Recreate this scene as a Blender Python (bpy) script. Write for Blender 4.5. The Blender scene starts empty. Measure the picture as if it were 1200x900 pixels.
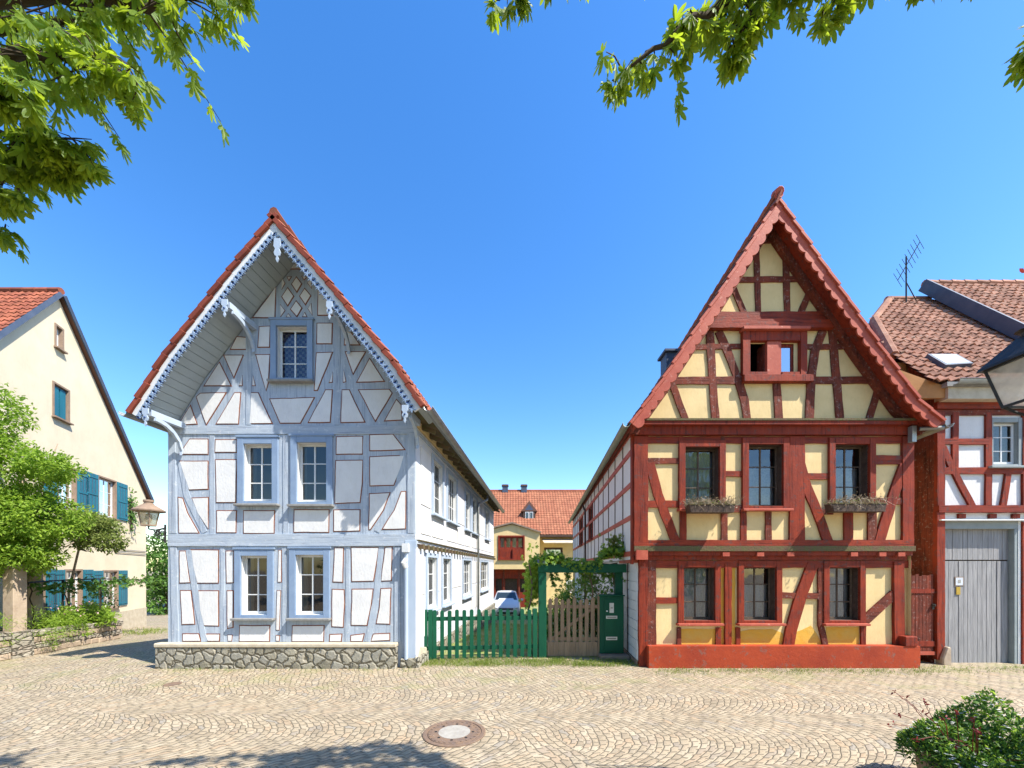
import bpy, bmesh, math, random
from mathutils import Vector, Matrix, noise
from mathutils.geometry import tessellate_polygon
R = math.radians
random.seed(7)
sc = bpy.context.scene
col = sc.collection
# ------------------------------------------------------------------ camera
CAMZ = 2.1; FP = 450.0; CX = 600.0; HY = 665.0          # focal length in photo pixels, horizon row
cam = bpy.data.cameras.new('camera'); co = bpy.data.objects.new('camera', cam); col.objects.link(co)
co.location = (0, 0, CAMZ); co.rotation_euler = (R(90), 0, 0)
cam.sensor_width = 36; cam.lens = 36 * FP / 1200; cam.shift_y = (HY - 450) / 1200
cam.clip_start = 0.05; cam.clip_end = 2000
sc.camera = co
# ------------------------------------------------------------------ world, sun, exposure
LD = Vector((-1.37, .70, -1.95)).normalized()
w = bpy.data.worlds.new('World'); sc.world = w; w.use_nodes = True
nt = w.node_tree; nt.nodes.clear()
wo = nt.nodes.new('ShaderNodeOutputWorld'); bg = nt.nodes.new('ShaderNodeBackground')
sky = nt.nodes.new('ShaderNodeTexSky'); sky.sky_type = 'NISHITA'; sky.sun_disc = False
sky.sun_elevation = math.asin(-LD.z); sky.sun_rotation = math.atan2(-LD.x, -LD.y)
sky.altitude = 200; sky.air_density = 1.25; sky.dust_density = 0.5; sky.ozone_density = 2.6
hs = nt.nodes.new('ShaderNodeHueSaturation'); hs.inputs['Saturation'].default_value = 1.34; hs.inputs['Value'].default_value = 1.0
hs.inputs['Hue'].default_value = 0.507
nt.links.new(sky.outputs[0], hs.inputs['Color']); nt.links.new(hs.outputs[0], bg.inputs[0])
bg.inputs[1].default_value = 0.15
nt.links.new(bg.outputs[0], wo.inputs[0])
sl = bpy.data.lights.new('sun', 'SUN'); sl.energy = 5.0; sl.angle = R(.5); sl.color = (1, .95, .86)
so = bpy.data.objects.new('sun', sl); col.objects.link(so)
so.rotation_euler = LD.to_track_quat('-Z', 'Y').to_euler(); so.location = (10, -10, 20)
sc.view_settings.view_transform = 'Standard'; sc.view_settings.look = 'None'
sc.view_settings.exposure = 1.04; sc.view_settings.gamma = 1
# ------------------------------------------------------------------ materials
def newmat(name):
    m = bpy.data.materials.new(name); m.use_nodes = True
    return m, m.node_tree, m.node_tree.nodes['Principled BSDF']
def N(t, typ, **kw):
    n = t.nodes.new(typ)
    for k, v in kw.items(): setattr(n, k, v)
    return n
def ramp(t, fac, stops):
    r = N(t, 'ShaderNodeValToRGB'); e = r.color_ramp.elements
    while len(e) < len(stops): e.new(.5)
    for i, (p, c) in enumerate(stops):
        e[i].position = p; e[i].color = (c[0], c[1], c[2], 1) if hasattr(c, '__len__') else (c, c, c, 1)
    t.links.new(fac, r.inputs[0]); return r.outputs[0]
def coords(t, scale=(1, 1, 1), rot=(0, 0, 0)):
    c = N(t, 'ShaderNodeTexCoord'); m = N(t, 'ShaderNodeMapping')
    m.inputs['Scale'].default_value = scale; m.inputs['Rotation'].default_value = rot
    t.links.new(c.outputs['Object'], m.inputs[0]); return m.outputs[0]
def noise_(t, vec, s, d=4, r=.55, dist=0):
    n = N(t, 'ShaderNodeTexNoise'); n.inputs['Scale'].default_value = s; n.inputs['Detail'].default_value = d
    n.inputs['Roughness'].default_value = r; n.inputs['Distortion'].default_value = dist
    if vec is not None: t.links.new(vec, n.inputs['Vector'])
    return n.outputs[0]
def mixc(t, fac, a, b, typ='MIX'):
    m = N(t, 'ShaderNodeMix', data_type='RGBA', blend_type=typ)
    for i, v in ((0, fac), (6, a), (7, b)):
        if isinstance(v, bpy.types.NodeSocket): t.links.new(v, m.inputs[i])
        elif i == 0: m.inputs[0].default_value = v
        else: m.inputs[i].default_value = (v[0], v[1], v[2], 1)
    return m.outputs[2]
def bump(t, b, h, strength=.4, dist=.01):
    n = N(t, 'ShaderNodeBump'); n.inputs['Strength'].default_value = strength; n.inputs['Distance'].default_value = dist
    t.links.new(h, n.inputs['Height']); t.links.new(n.outputs[0], b.inputs['Normal']); return n
def mat(name, c1, c2=None, s=3, rough=.7, bs=.3, bscale=30, bdist=.006, stretch=(1, 1, 1), worn=None, wornamt=.62, metal=0, island=None, grain=None, crack=(.5, .5, .5), gs=.5):
    """painted or plain surface: two close tones mixed by noise, optional worn patches, fine relief"""
    m, t, b = newmat(name)
    v = coords(t, stretch)
    c2 = c2 or tuple(x * .82 for x in c1)
    n1 = noise_(t, v, s, 6, .6)
    c = mixc(t, ramp(t, n1, [(.35, 0), (.65, 1)]), c1, c2)
    if worn:
        n2 = noise_(t, v, s * 4.3, 8, .7, .3)
        c = mixc(t, ramp(t, n2, [(wornamt, 0), (wornamt + .06, 1)]), c, worn)
    hgt = noise_(t, v, bscale, 5, .6)
    if grain:
        gv = coords(t, grain); ga = noise_(t, gv, 26, 5, .65, .4)
        c = mixc(t, .75, c, ramp(t, ga, [(.36, crack), (.47, (1, 1, 1))]), 'MULTIPLY')
        c = mixc(t, gs, c, ramp(t, noise_(t, gv, 7, 4, .6), [(.3, (.72, .72, .72)), (.7, (1.18, 1.16, 1.14))]), 'MULTIPLY')
        hgt = mixc(t, .6, hgt, ga)
    if island:
        g = N(t, 'ShaderNodeNewGeometry')
        hsv = N(t, 'ShaderNodeHueSaturation'); t.links.new(c, hsv.inputs['Color'])
        mr = N(t, 'ShaderNodeMapRange'); t.links.new(g.outputs['Random Per Island'], mr.inputs[0])
        mr.inputs[3].default_value = 1 - island; mr.inputs[4].default_value = 1 + island
        t.links.new(mr.outputs[0], hsv.inputs['Value']); c = hsv.outputs[0]
    t.links.new(c, b.inputs['Base Color'])
    b.inputs['Roughness'].default_value = rough; b.inputs['Metallic'].default_value = metal; b.inputs['Specular IOR Level'].default_value = .2
    if bs: bump(t, b, hgt, bs, bdist)
    return m
def leafmat(name, c1, c2, trans=.45, tc=None):
    m, t, b = newmat(name)
    g = N(t, 'ShaderNodeNewGeometry')
    c = mixc(t, g.outputs['Random Per Island'], c1, c2)
    t.links.new(c, b.inputs['Base Color']); b.inputs['Roughness'].default_value = .55
    tr = N(t, 'ShaderNodeBsdfTranslucent')
    if tc: tr.inputs[0].default_value = (*tc, 1)
    else: t.links.new(c, tr.inputs[0])
    ms = N(t, 'ShaderNodeMixShader'); ms.inputs[0].default_value = trans
    t.links.new(b.outputs[0], ms.inputs[1]); t.links.new(tr.outputs[0], ms.inputs[2])
    t.links.new(ms.outputs[0], t.nodes['Material Output'].inputs[0]); return m
def glassmat(name, tint=(.75, .8, .8), refl=.12, rough=.03, wave=.15):
    m, t, b = newmat(name); t.nodes.remove(b)
    tr = N(t, 'ShaderNodeBsdfTransparent'); tr.inputs[0].default_value = (*tint, 1)
    gl = N(t, 'ShaderNodeBsdfGlossy'); gl.inputs['Roughness'].default_value = rough
    fr = N(t, 'ShaderNodeFresnel'); fr.inputs[0].default_value = 1.5
    add = N(t, 'ShaderNodeMath', operation='ADD'); add.inputs[1].default_value = refl; t.links.new(fr.outputs[0], add.inputs[0])
    bp = N(t, 'ShaderNodeBump'); bp.inputs['Strength'].default_value = wave; bp.inputs['Distance'].default_value = .02
    t.links.new(noise_(t, coords(t), 3.5, 1), bp.inputs['Height']); t.links.new(bp.outputs[0], gl.inputs['Normal'])
    ms = N(t, 'ShaderNodeMixShader'); t.links.new(add.outputs[0], ms.inputs[0])
    t.links.new(tr.outputs[0], ms.inputs[1]); t.links.new(gl.outputs[0], ms.inputs[2])
    t.links.new(ms.outputs[0], t.nodes['Material Output'].inputs[0]); return m
M = {}
for sfx, gr_ in (('', (1, 1, .05)), ('_h', (.05, .05, 1))):
    M['blue' + sfx] = mat('blue grey painted timber', (.40, .45, .505), (.34, .395, .465), 2.5, .75, .7, 22, .012, (1, 1, 1), (.50, .53, .56), .58, grain=gr_, crack=(.62, .62, .66))
    M['red' + sfx] = mat('red painted timber', (.265, .036, .013), (.17, .024, .012), 2.4, .65, .9, 18, .012, (1, 1, 1), (.13, .045, .036), .56, grain=gr_, crack=(.35, .3, .3))
    M['redworn' + sfx] = mat('weathered brown red timber', (.20, .042, .022), (.105, .030, .02), 4, .8, 1, 20, .014, (1, 1, 1), (.24, .15, .13), .57, grain=gr_, crack=(.3, .3, .3))
M['bluetrim'] = mat('blue painted casing', (.225, .30, .41), (.185, .255, .37), 4, .6, .2, 40)
M['bluelight'] = mat('pale blue board', (.38, .44, .52), (.32, .39, .48), 3, .7, .35, 18, .006, (1, 1, .4))
M['deepblue'] = mat('deep blue trim', (.018, .045, .15), (.03, .07, .2), 6, .6, .2)
M['white'] = mat('white lime plaster', (.67, .66, .64), (.61, .60, .585), 2, .85, .7, 14, .012, grain=(1, 1, .35), crack=(.95, .94, .92), gs=.10)
M['wwhite'] = mat('white painted timber', (.64, .64, .62), (.56, .57, .57), 3, .6, .3, 30, .004)
M['outline'] = mat('red brown outline paint', (.26, .085, .035), (.13, .05, .035), 9, .8, .1)
M['sidewhite'] = mat('white painted boards', (.62, .635, .67), (.55, .58, .64), 2.2, .75, .4, 20, grain=(1, 1, .35), crack=(.95, .94, .92), gs=.10)
M['cream'] = mat('cream coping render', (.50, .44, .33), (.40, .34, .25), 6, .85, .5)
M['soffit'] = mat('grey soffit paint', (.33, .37, .38), (.30, .34, .35), 2, .7, .2)
M['redplinth'] = mat('red painted plinth', (.37, .055, .018), (.27, .038, .016), 1.6, .7, .6, 12, .008, (1, 1, 1), (.22, .085, .06), .57)
M['barge'] = mat('faded red bargeboard', (.42, .10, .06), (.33, .065, .04), 3, .6, .4, 25, .006, (1, 1, 1), (.50, .22, .16), .60)
M['moss'] = mat('mossy dark wood', (.13, .08, .05), (.10, .10, .04), 9, .9, .8, 30, .012)
M['yellow'] = mat('cream yellow plaster', (.72, .545, .275), (.64, .475, .23), 2, .85, .5, 10, .010, grain=(1, 1, .35), crack=(.95, .94, .92), gs=.10)
M['ochre'] = mat('bright ochre plaster', (.62, .33, .04), (.58, .36, .08), 4, .85, .6, 8, .014)
M['darkwood'] = mat('dark brown sash', (.055, .035, .025), (.09, .06, .045), 8, .6, .3)
M['greywood'] = mat('grey sash paint', (.27, .265, .25), (.20, .195, .185), 8, .7, .3)
M['tile'] = mat('orange clay tile', (.27, .088, .046), (.19, .056, .034), 3, .8, .5, 20, .006, island=.3, worn=(.20, .09, .06), wornamt=.6)
M['oldtile'] = mat('old pink clay tile', (.36, .19, .125), (.25, .115, .075), 2.5, .85, .6, 24, .006, island=.28, worn=(.42, .34, .26), wornamt=.60)
M['fartile'] = mat('orange plain tile', (.31, .125, .068), (.25, .09, .05), 1.5, .85, .3, island=.12, worn=(.25, .10, .06), wornamt=.6)
M['verge'] = mat('red verge tile', (.22, .048, .024), (.15, .035, .02), 4, .6, .2, island=.2)
M['darktile'] = mat('dark weathered tile', (.16, .075, .05), (.11, .06, .045), 5, .85, .5, island=.3)
M['zinc'] = mat('zinc gutter', (.36, .37, .35), (.26, .27, .26), 4, .45, .2, metal=.6)
M['patina'] = mat('greenish metal', (.20, .24, .16), (.27, .28, .22), 5, .5, .3, metal=.2)
M['slate'] = mat('dark blue flashing', (.05, .07, .11), (.07, .09, .13), 4, .5, .2)
M['cream2'] = mat('pale yellow render', (.66, .575, .42), (.60, .515, .37), 1.2, .9, .4, 12, .006, grain=(1, 1, .35), crack=(.95, .94, .92), gs=.10)
M['stonetrim'] = mat('brown sandstone trim', (.28, .20, .145), (.21, .15, .11), 6, .85, .4)
M['teal'] = mat('teal painted shutter', (.018, .155, .21), (.015, .12, .17), 4, .5, .3, 30, .005, (1, 1, .3))
M['green'] = mat('dark green paint', (.008, .085, .042), (.006, .065, .034), 4, .5, .45, 18, .006, (1, 1, .4), (.02, .12, .065), .65)
M['gatewood'] = mat('weathered pine', (.32, .21, .125), (.22, .145, .09), 5, .85, .6, 16, .008, (3, 3, .4), (.42, .34, .26), .62)
M['greyboards'] = mat('silver weathered boards', (.33, .32, .315), (.22, .215, .215), 5, .85, .9, 14, .010, (5, 5, .35), (.20, .18, .16), .64)
M['greyframe'] = mat('grey green door frame', (.27, .30, .30), (.22, .25, .25), 4, .7, .3)
M['iron'] = mat('dark wrought iron', (.035, .035, .035), (.06, .055, .05), 12, .5, .4, metal=.5)
M['bark'] = mat('brown bark', (.17, .12, .085), (.10, .07, .05), 8, .9, 1, 18, .03, (1, 1, .4))
M['twig'] = mat('dark twig bark', (.055, .04, .025), None, 8, .9, .6, 30)
M['sand'] = mat('pale sandstone', (.42, .33, .24), (.33, .25, .18), 5, .85, .6, 20, .010)
M['soil'] = mat('dark soil', (.06, .045, .03), None, 10, .95, .8)
M['sashbrown'] = mat('worn brown sash', (.12, .085, .06), (.075, .05, .035), 8, .7, .3, worn=(.30, .27, .23), wornamt=.6)
M['black'] = mat('black rubber', (.02, .02, .02), None, 5, .6, .1)
M['dark'] = mat('painted room shade', (.03, .028, .025), None, 5, .9, 0)  # near-black colour standing in for the shade inside the rooms
M['lace'] = mat('lace curtain', (.62, .65, .68), (.46, .49, .53), 30, .9, .3)
M['drape'] = mat('white curtain', (.72, .72, .70), (.6, .6, .58), 8, .9, .3)
M['steel'] = mat('brushed plate', (.62, .62, .58), (.5, .5, .47), 8, .4, .1, metal=.4)
M['glass'] = glassmat('window glass', (.38, .40, .38), .05); M['glass2'] = glassmat('old window glass', (.58, .61, .64), .08, .05, .3)
M['grass'] = leafmat('grass blades', (.11, .19, .02), (.26, .30, .045), .35)
M['lime'] = leafmat('lime green foliage', (.20, .34, .03), (.36, .50, .055), .58)
M['leafg'] = leafmat('mid green foliage', (.07, .16, .02), (.13, .26, .035), .4)
M['leafd'] = leafmat('dark green foliage', (.03, .085, .015), (.07, .15, .025), .35)
M['olive'] = leafmat('olive foliage', (.16, .22, .045), (.27, .32, .08), .5)
M['maple'] = leafmat('maple leaf', (.055, .13, .010), (.17, .26, .02), .52, (.42, .54, .03))
M['dry'] = leafmat('dried stalks', (.26, .19, .11), (.38, .30, .2), .2)
def milky(name, c, clear):
    m, t, b = newmat(name); b.inputs['Base Color'].default_value = (*c, 1); b.inputs['Roughness'].default_value = .3
    tl = N(t, 'ShaderNodeBsdfTranslucent'); tl.inputs[0].default_value = (*c, 1); tr = N(t, 'ShaderNodeBsdfTransparent')
    m1 = N(t, 'ShaderNodeMixShader'); m1.inputs[0].default_value = .6; t.links.new(b.outputs[0], m1.inputs[1]); t.links.new(tl.outputs[0], m1.inputs[2])
    m2 = N(t, 'ShaderNodeMixShader'); t.links.new(ramp(t, noise_(t, coords(t), 9, 4), [(.35, clear), (.65, clear + .3)]), m2.inputs[0]); t.links.new(m1.outputs[0], m2.inputs[1]); t.links.new(tr.outputs[0], m2.inputs[2])
    t.links.new(m2.outputs[0], t.nodes['Material Output'].inputs[0]); return m
M['redleaf'] = leafmat('dark red leaf', (.18, .02, .02), (.28, .04, .03), .35)
M['petal'] = leafmat('white petal', (.75, .75, .75), (.8, .78, .76), .3)
M['pink'] = leafmat('pink petal', (.6, .25, .3), (.7, .5, .5), .3)
# checked purple curtain
m, t, b = newmat('purple check curtain'); v = coords(t, (1, 1, 1)); br = N(t, 'ShaderNodeTexChecker'); br.inputs['Scale'].default_value = 17
t.links.new(v, br.inputs[0]); br.inputs[1].default_value = (.24, .12, .42, 1); br.inputs[2].default_value = (.75, .66, .82, 1)
t.links.new(br.outputs[0], b.inputs['Base Color']); b.inputs['Roughness'].default_value = .9; M['check'] = m
# rubble plinth stones
def rubble(name, scale, cols, joint, zs=1.0, rnd=.9):
    m, t, b = newmat(name); v = coords(t, (1, 1, zs))
    vo = N(t, 'ShaderNodeTexVoronoi'); vo.feature = 'DISTANCE_TO_EDGE'; vo.inputs['Scale'].default_value = scale; vo.inputs['Randomness'].default_value = rnd
    vc = N(t, 'ShaderNodeTexVoronoi'); vc.inputs['Scale'].default_value = scale; vc.inputs['Randomness'].default_value = rnd
    nz = N(t, 'ShaderNodeTexNoise'); nz.inputs['Scale'].default_value = 6; t.links.new(v, nz.inputs[0])
    vv = N(t, 'ShaderNodeVectorMath', operation='MULTIPLY_ADD'); t.links.new(nz.outputs[1], vv.inputs[0]); vv.inputs[1].default_value = (.13, .13, .13); t.links.new(v, vv.inputs[2])
    t.links.new(vv.outputs[0], vo.inputs[0]); t.links.new(vv.outputs[0], vc.inputs[0])
    sep = N(t, 'ShaderNodeSeparateColor'); t.links.new(vc.outputs['Color'], sep.inputs[0])
    c = ramp(t, sep.outputs[0], [(i / max(1, len(cols) - 1), q) for i, q in enumerate(cols)])
    c = mixc(t, .5, c, ramp(t, noise_(t, v, 18, 6, .7), [(.3, (.5, .5, .5)), (.7, (1.1, 1.1, 1.05))]), 'MULTIPLY')
    c = mixc(t, ramp(t, vo.outputs[0], [(.02, 1), (.075, 0)]), c, joint)
    t.links.new(c, b.inputs['Base Color']); b.inputs['Roughness'].default_value = .85
    h = ramp(t, vo.outputs[0], [(.0, 0), (.16, 1)])
    hh = mixc(t, .25, h, noise_(t, v, 30, 5)); bump(t, b, hh, .9, .05); return m
M['rubble'] = rubble('rubble stone plinth', 5.2, [(.20, .18, .13), (.33, .30, .23), (.27, .255, .21), (.37, .33, .255)], (.10, .085, .055))
M['drywall'] = rubble('squared garden wall stone', 4.2, [(.28, .245, .19), (.38, .34, .27), (.33, .27, .21)], (.08, .07, .05), 2.4, .75)
# cobbled street
def cobble_mat():
    m, t, b = newmat('granite setts')
    tc = N(t, 'ShaderNodeTexCoord'); sp = N(t, 'ShaderNodeSeparateXYZ'); t.links.new(tc.outputs['Object'], sp.inputs[0])
    def mt(op, a, b_=None, c=None):
        n = N(t, 'ShaderNodeMath', operation=op)
        for i, q in enumerate((a, b_, c)):
            if q is None: continue
            if isinstance(q, bpy.types.NodeSocket): t.links.new(q, n.inputs[i])
            else: n.inputs[i].default_value = q
        return n.outputs[0]
    nlow = noise_(t, tc.outputs['Object'], .9, 2); nl = mt('MULTIPLY', mt('SUBTRACT', nlow, .5), .35)
    X = mt('ADD', sp.outputs[0], nl); Y = mt('ADD', sp.outputs[1], mt('MULTIPLY', nl, .7))
    # arches: rows advance along X and bow across strips 1.45 m wide in Y
    q = mt('SUBTRACT', mt('FRACT', mt('DIVIDE', mt('ADD', Y, .3), 1.45)), .5)
    bow = mt('MULTIPLY', mt('MULTIPLY', q, q), 2.2)
    xa = mt('ADD', X, bow)
    # straight slanted band beside the houses (Y > 6.9)
    xb = mt('ADD', X, mt('MULTIPLY', Y, .45))
    near = mt('LESS_THAN', mt('ADD', Y, mt('MULTIPLY', X, .02)), 6.75)
    near = mt('MULTIPLY', near, mt('LESS_THAN', noise_(t, tc.outputs['Object'], .33, 2), .585))
    xx = mt('ADD', mt('MULTIPLY', xa, near), mt('MULTIPLY', xb, mt('SUBTRACT', 1, near)))
    row = mt('FLOOR', mt('DIVIDE', xx, .098))
    yo = mt('ADD', mt('DIVIDE', Y, .118), mt('MULTIPLY', mt('FRACT', mt('MULTIPLY', row, .5)), 1.0))
    cb = N(t, 'ShaderNodeCombineXYZ'); t.links.new(mt('DIVIDE', xx, .098), cb.inputs[0]); t.links.new(yo, cb.inputs[1])
    t.links.new(row, cb.inputs[2]) if False else None
    vo = N(t, 'ShaderNodeTexVoronoi'); vo.voronoi_dimensions = '2D'; vo.feature = 'DISTANCE_TO_EDGE'; vo.inputs['Scale'].default_value = 1; vo.inputs['Randomness'].default_value = .42
    vc = N(t, 'ShaderNodeTexVoronoi'); vc.voronoi_dimensions = '2D'; vc.inputs['Scale'].default_value = 1; vc.inputs['Randomness'].default_value = .42
    off = N(t, 'ShaderNodeVectorMath', operation='ADD'); off.inputs[1].default_value = (.5, .5, 0)
    t.links.new(cb.outputs[0], off.inputs[0]); t.links.new(off.outputs[0], vo.inputs[0]); t.links.new(off.outputs[0], vc.inputs[0])
    sep = N(t, 'ShaderNodeSeparateColor'); t.links.new(vc.outputs['Color'], sep.inputs[0])
    c = ramp(t, sep.outputs[0], [(0, (.27, .215, .145)), (.3, (.38, .305, .205)), (.5, (.33, .27, .185)), (.7, (.43, .355, .25)), (.85, (.37, .27, .17)), (1, (.28, .25, .205))])
    c = mixc(t, .55, c, ramp(t, noise_(t, tc.outputs['Object'], 60, 4, .7), [(.3, (.72, .72, .72)), (.7, (1.15, 1.13, 1.1))]), 'MULTIPLY')
    big = noise_(t, tc.outputs['Object'], .55, 4, .6)
    c = mixc(t, ramp(t, big, [(.35, .0), (.7, .5)]), c, mixc(t, .5, c, (.27, .21, .14)))
    dirt = noise_(t, tc.outputs['Object'], 2.1, 6, .7)
    c = mixc(t, ramp(t, dirt, [(.52, 0), (.62, .45)]), c, (.20, .16, .11))
    moss = mt('MULTIPLY', ramp(t, noise_(t, tc.outputs['Object'], 1.3, 5, .65), [(.5, 0), (.6, 1)]),
              mt('MULTIPLY', mt('GREATER_THAN', Y, 6.6), .8))
    jc = mixc(t, moss, (.095, .078, .05), (.11, .13, .03))
    c = mixc(t, mt('MULTIPLY', moss, .3), c, (.20, .21, .06))
    c = mixc(t, ramp(t, vo.outputs[0], [(.02, .85), (.12, 0)]), c, jc)
    t.links.new(c, b.inputs['Base Color']); b.inputs['Roughness'].default_value = .78
    h = ramp(t, vo.outputs[0], [(.0, 0), (.12, .75), (.4, 1)])
    h2 = mixc(t, .3, h, noise_(t, tc.outputs['Object'], 35, 4)); h3 = mixc(t, .35, h2, sep.outputs[1])
    bump(t, b, h3, .85, .022); return m
M['cobble'] = cobble_mat()
M['yard'] = mat('gravel yard with moss', (.30, .265, .17), (.19, .23, .06), 1.3, .9, .9, 25, .03, worn=(.2, .25, .06), wornamt=.5)
# ------------------------------------------------------------------ mesh builder
class MB:
    def __init__(s): s.v = []; s.f = []; s.m = []; s.mats = []
    def mi(s, m):
        m = M[m] if isinstance(m, str) else m
        if m not in s.mats: s.mats.append(m)
        return s.mats.index(m)
    def add(s, vs, fs, m):
        o = len(s.v); k = s.mi(m); s.v += [tuple(x) for x in vs]
        for f in fs: s.f.append(tuple(o + i for i in f)); s.m.append(k)
    def box(s, x0, x1, y0, y1, z0, z1, m):
        s.add([(x, y, z) for z in (z0, z1) for y in (y0, y1) for x in (x0, x1)],
              [(0, 2, 3, 1), (4, 5, 7, 6), (0, 1, 5, 4), (2, 6, 7, 3), (0, 4, 6, 2), (1, 3, 7, 5)], m)
    def hexa(s, a, b, m):   # two quads joined
        s.add(list(a) + list(b), [(3, 2, 1, 0), (4, 5, 6, 7), (0, 1, 5, 4), (1, 2, 6, 5), (2, 3, 7, 6), (3, 0, 4, 7)], m)
    def prism(s, front, back, m, caps=True):
        n = len(front); vs = list(front) + list(back)
        fs = [(i, (i + 1) % n, n + (i + 1) % n, n + i) for i in range(n)]
        if caps:
            tri = tessellate_polygon([[Vector(p) for p in front]])
            fs += [tuple(q) for q in tri] + [tuple(n + i for i in reversed(q)) for q in tri]
        s.add(vs, fs, m)
    def beam(s, p, q, w, h, m, up=(0, 0, 1)):
        p = Vector(p); q = Vector(q); d = (q - p).normalized(); up = Vector(up)
        sd = d.cross(up)
        if sd.length < 1e-4: sd = d.cross(Vector((0, 1, 0)))
        sd.normalize(); u = sd.cross(d).normalized(); sd *= w / 2; u *= h / 2
        s.hexa([p - sd - u, p + sd - u, p + sd + u, p - sd + u], [q - sd - u, q + sd - u, q + sd + u, q - sd + u], m)
    def tube(s, pts, r, m, seg=8, cap=True):
        pts = [Vector(p) for p in pts]; n = len(pts)
        rs = r if hasattr(r, '__len__') else [r] * n
        o = []; ref = None
        for i, p in enumerate(pts):
            d = (pts[min(i + 1, n - 1)] - pts[max(i - 1, 0)]).normalized()
            if ref is None: ref = d.cross(Vector((0, 0, 1))); ref = ref if ref.length > .05 else d.cross(Vector((1, 0, 0)))
            a = (ref - d * ref.dot(d)).normalized(); ref = a; b = d.cross(a)
            o += [p + (a * math.cos(6.2832 * k / seg) + b * math.sin(6.2832 * k / seg)) * rs[i] for k in range(seg)]
        fs = [(i * seg + k, i * seg + (k + 1) % seg, (i + 1) * seg + (k + 1) % seg, (i + 1) * seg + k) for i in range(n - 1) for k in range(seg)]
        if cap: fs += [tuple(reversed(range(seg))), tuple((n - 1) * seg + k for k in range(seg))]
        s.add(o, fs, m)
    def lathe(s, c, prof, m, seg=16, a0=0):
        vs = [(c[0] + r * math.cos(a0 + 6.28318 * k / seg), c[1] + r * math.sin(a0 + 6.28318 * k / seg), c[2] + z) for r, z in prof for k in range(seg)]
        n = len(prof)
        fs = [(i * seg + k, i * seg + (k + 1) % seg, (i + 1) * seg + (k + 1) % seg, (i + 1) * seg + k) for i in range(n - 1) for k in range(seg)]
        fs += [tuple(reversed(range(seg))), tuple((n - 1) * seg + k for k in range(seg))]
        s.add(vs, fs, m)
    def build(s, name, parent=None, org=None, bevel=0, smooth=False, label=None):
        me = bpy.data.meshes.new(name)
        if org is None: org = ORG[0]
        me.from_pydata([(a - org[0], b - org[1], c - org[2]) for a, b, c in s.v], [], s.f)
        for m in s.mats: me.materials.append(m)
        me.polygons.foreach_set('material_index', s.m)
        if smooth: me.polygons.foreach_set('use_smooth', [True] * len(s.f))
        me.update(); me.validate()
        if bevel or True:
            pass
        o = bpy.data.objects.new(name, me); col.objects.link(o)
        if parent is not None: o.parent = parent
        else: o.location = org
        if bevel:
            bm = bmesh.new(); bm.from_mesh(me)
            bmesh.ops.recalc_face_normals(bm, faces=bm.faces)
            bm.to_mesh(me); bm.free()
            bv = o.modifiers.new('bevel', 'BEVEL'); bv.width = bevel; bv.segments = 1; bv.limit_method = 'ANGLE'; bv.angle_limit = R(50)
        if label: o['label'] = label
        return o
ORG = [(0, 0, 0)]
def thing(name, label, cat, loc, group=None):
    o = bpy.data.objects.new(name, None); col.objects.link(o); o.location = loc; o.empty_display_size = .2
    o['label'] = label; o['category'] = cat
    if group: o['group'] = group
    ORG[0] = tuple(loc); return o
def tag(o, label, cat, group=None, kind=None):
    if label: o['label'] = label
    if cat: o['category'] = cat
    if group: o['group'] = group
    if kind: o['kind'] = kind
    return o
class Fr:
    """a wall plane: origin, horizontal direction U, outward normal Nn; px() finds where the photo's row and column lie on that wall"""
    def __init__(s, o, U, Nn):
        s.o = Vector(o); s.U = Vector(U).normalized(); s.N = Vector(Nn).normalized()
    def w(s, u, v, d=0):
        p = s.o + s.U * u + s.N * d; return (p.x, p.y, v)
    def px(s, x, y):
        a = (x - CX) / FP; u = (s.o.x - a * s.o.y) / (a * s.U.y - s.U.x); Y = s.o.y + u * s.U.y
        return (u, CAMZ + (HY - y) * Y / FP)
    def poly(s, pts, d): return [s.w(u, v, d) for u, v in pts]
    def slab(s, mb, pts, d0, d1, m): mb.prism(s.poly(pts, d1), s.poly(pts, d0), m)
    def rect(s, mb, u0, u1, v0, v1, d0, d1, m): s.slab(mb, [(u0, v0), (u1, v0), (u1, v1), (u0, v1)], d0, d1, m)
def offset_poly(pts, d):
    """grow a 2-D polygon by d"""
    n = len(pts); A = sum(pts[i][0] * pts[(i + 1) % n][1] - pts[(i + 1) % n][0] * pts[i][1] for i in range(n)); sg = 1 if A > 0 else -1
    out = []
    for i in range(n):
        p0 = Vector(pts[i - 1]).to_2d(); p = Vector(pts[i]).to_2d(); p1 = Vector(pts[(i + 1) % n]).to_2d()
        a = (p - p0).normalized(); b = (p1 - p).normalized()
        na = Vector((a.y, -a.x)) * sg; nb = Vector((b.y, -b.x)) * sg
        k = max(.35, 1 + na.dot(nb)); q = p + (na + nb) * (d / k); out.append((q.x, q.y))
    return out
def rough_poly(pts, step, amp):
    out = []; n = len(pts)
    for i in range(n):
        a = Vector(pts[i]).to_2d(); b = Vector(pts[(i + 1) % n]).to_2d(); L = (b - a).length; k = max(1, int(L / step))
        for j in range(k):
            q = a.lerp(b, j / k)
            if j: q += Vector((random.uniform(-amp, amp), random.uniform(-amp, amp)))
            out.append((q.x, q.y))
    return out
def wall(mb, F, outer, holes, d, m, depth=0):
    loops = [[Vector((u, v, 0)) for u, v in outer]] + [[Vector((h[0], h[2], 0)), Vector((h[1], h[2], 0)), Vector((h[1], h[3], 0)), Vector((h[0], h[3], 0))] for h in holes]
    tri = tessellate_polygon(loops); flat = [p for l in loops for p in l]
    mb.add([F.w(p.x, p.y, d) for p in flat], [tuple(t_) for t_ in tri], m)
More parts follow.
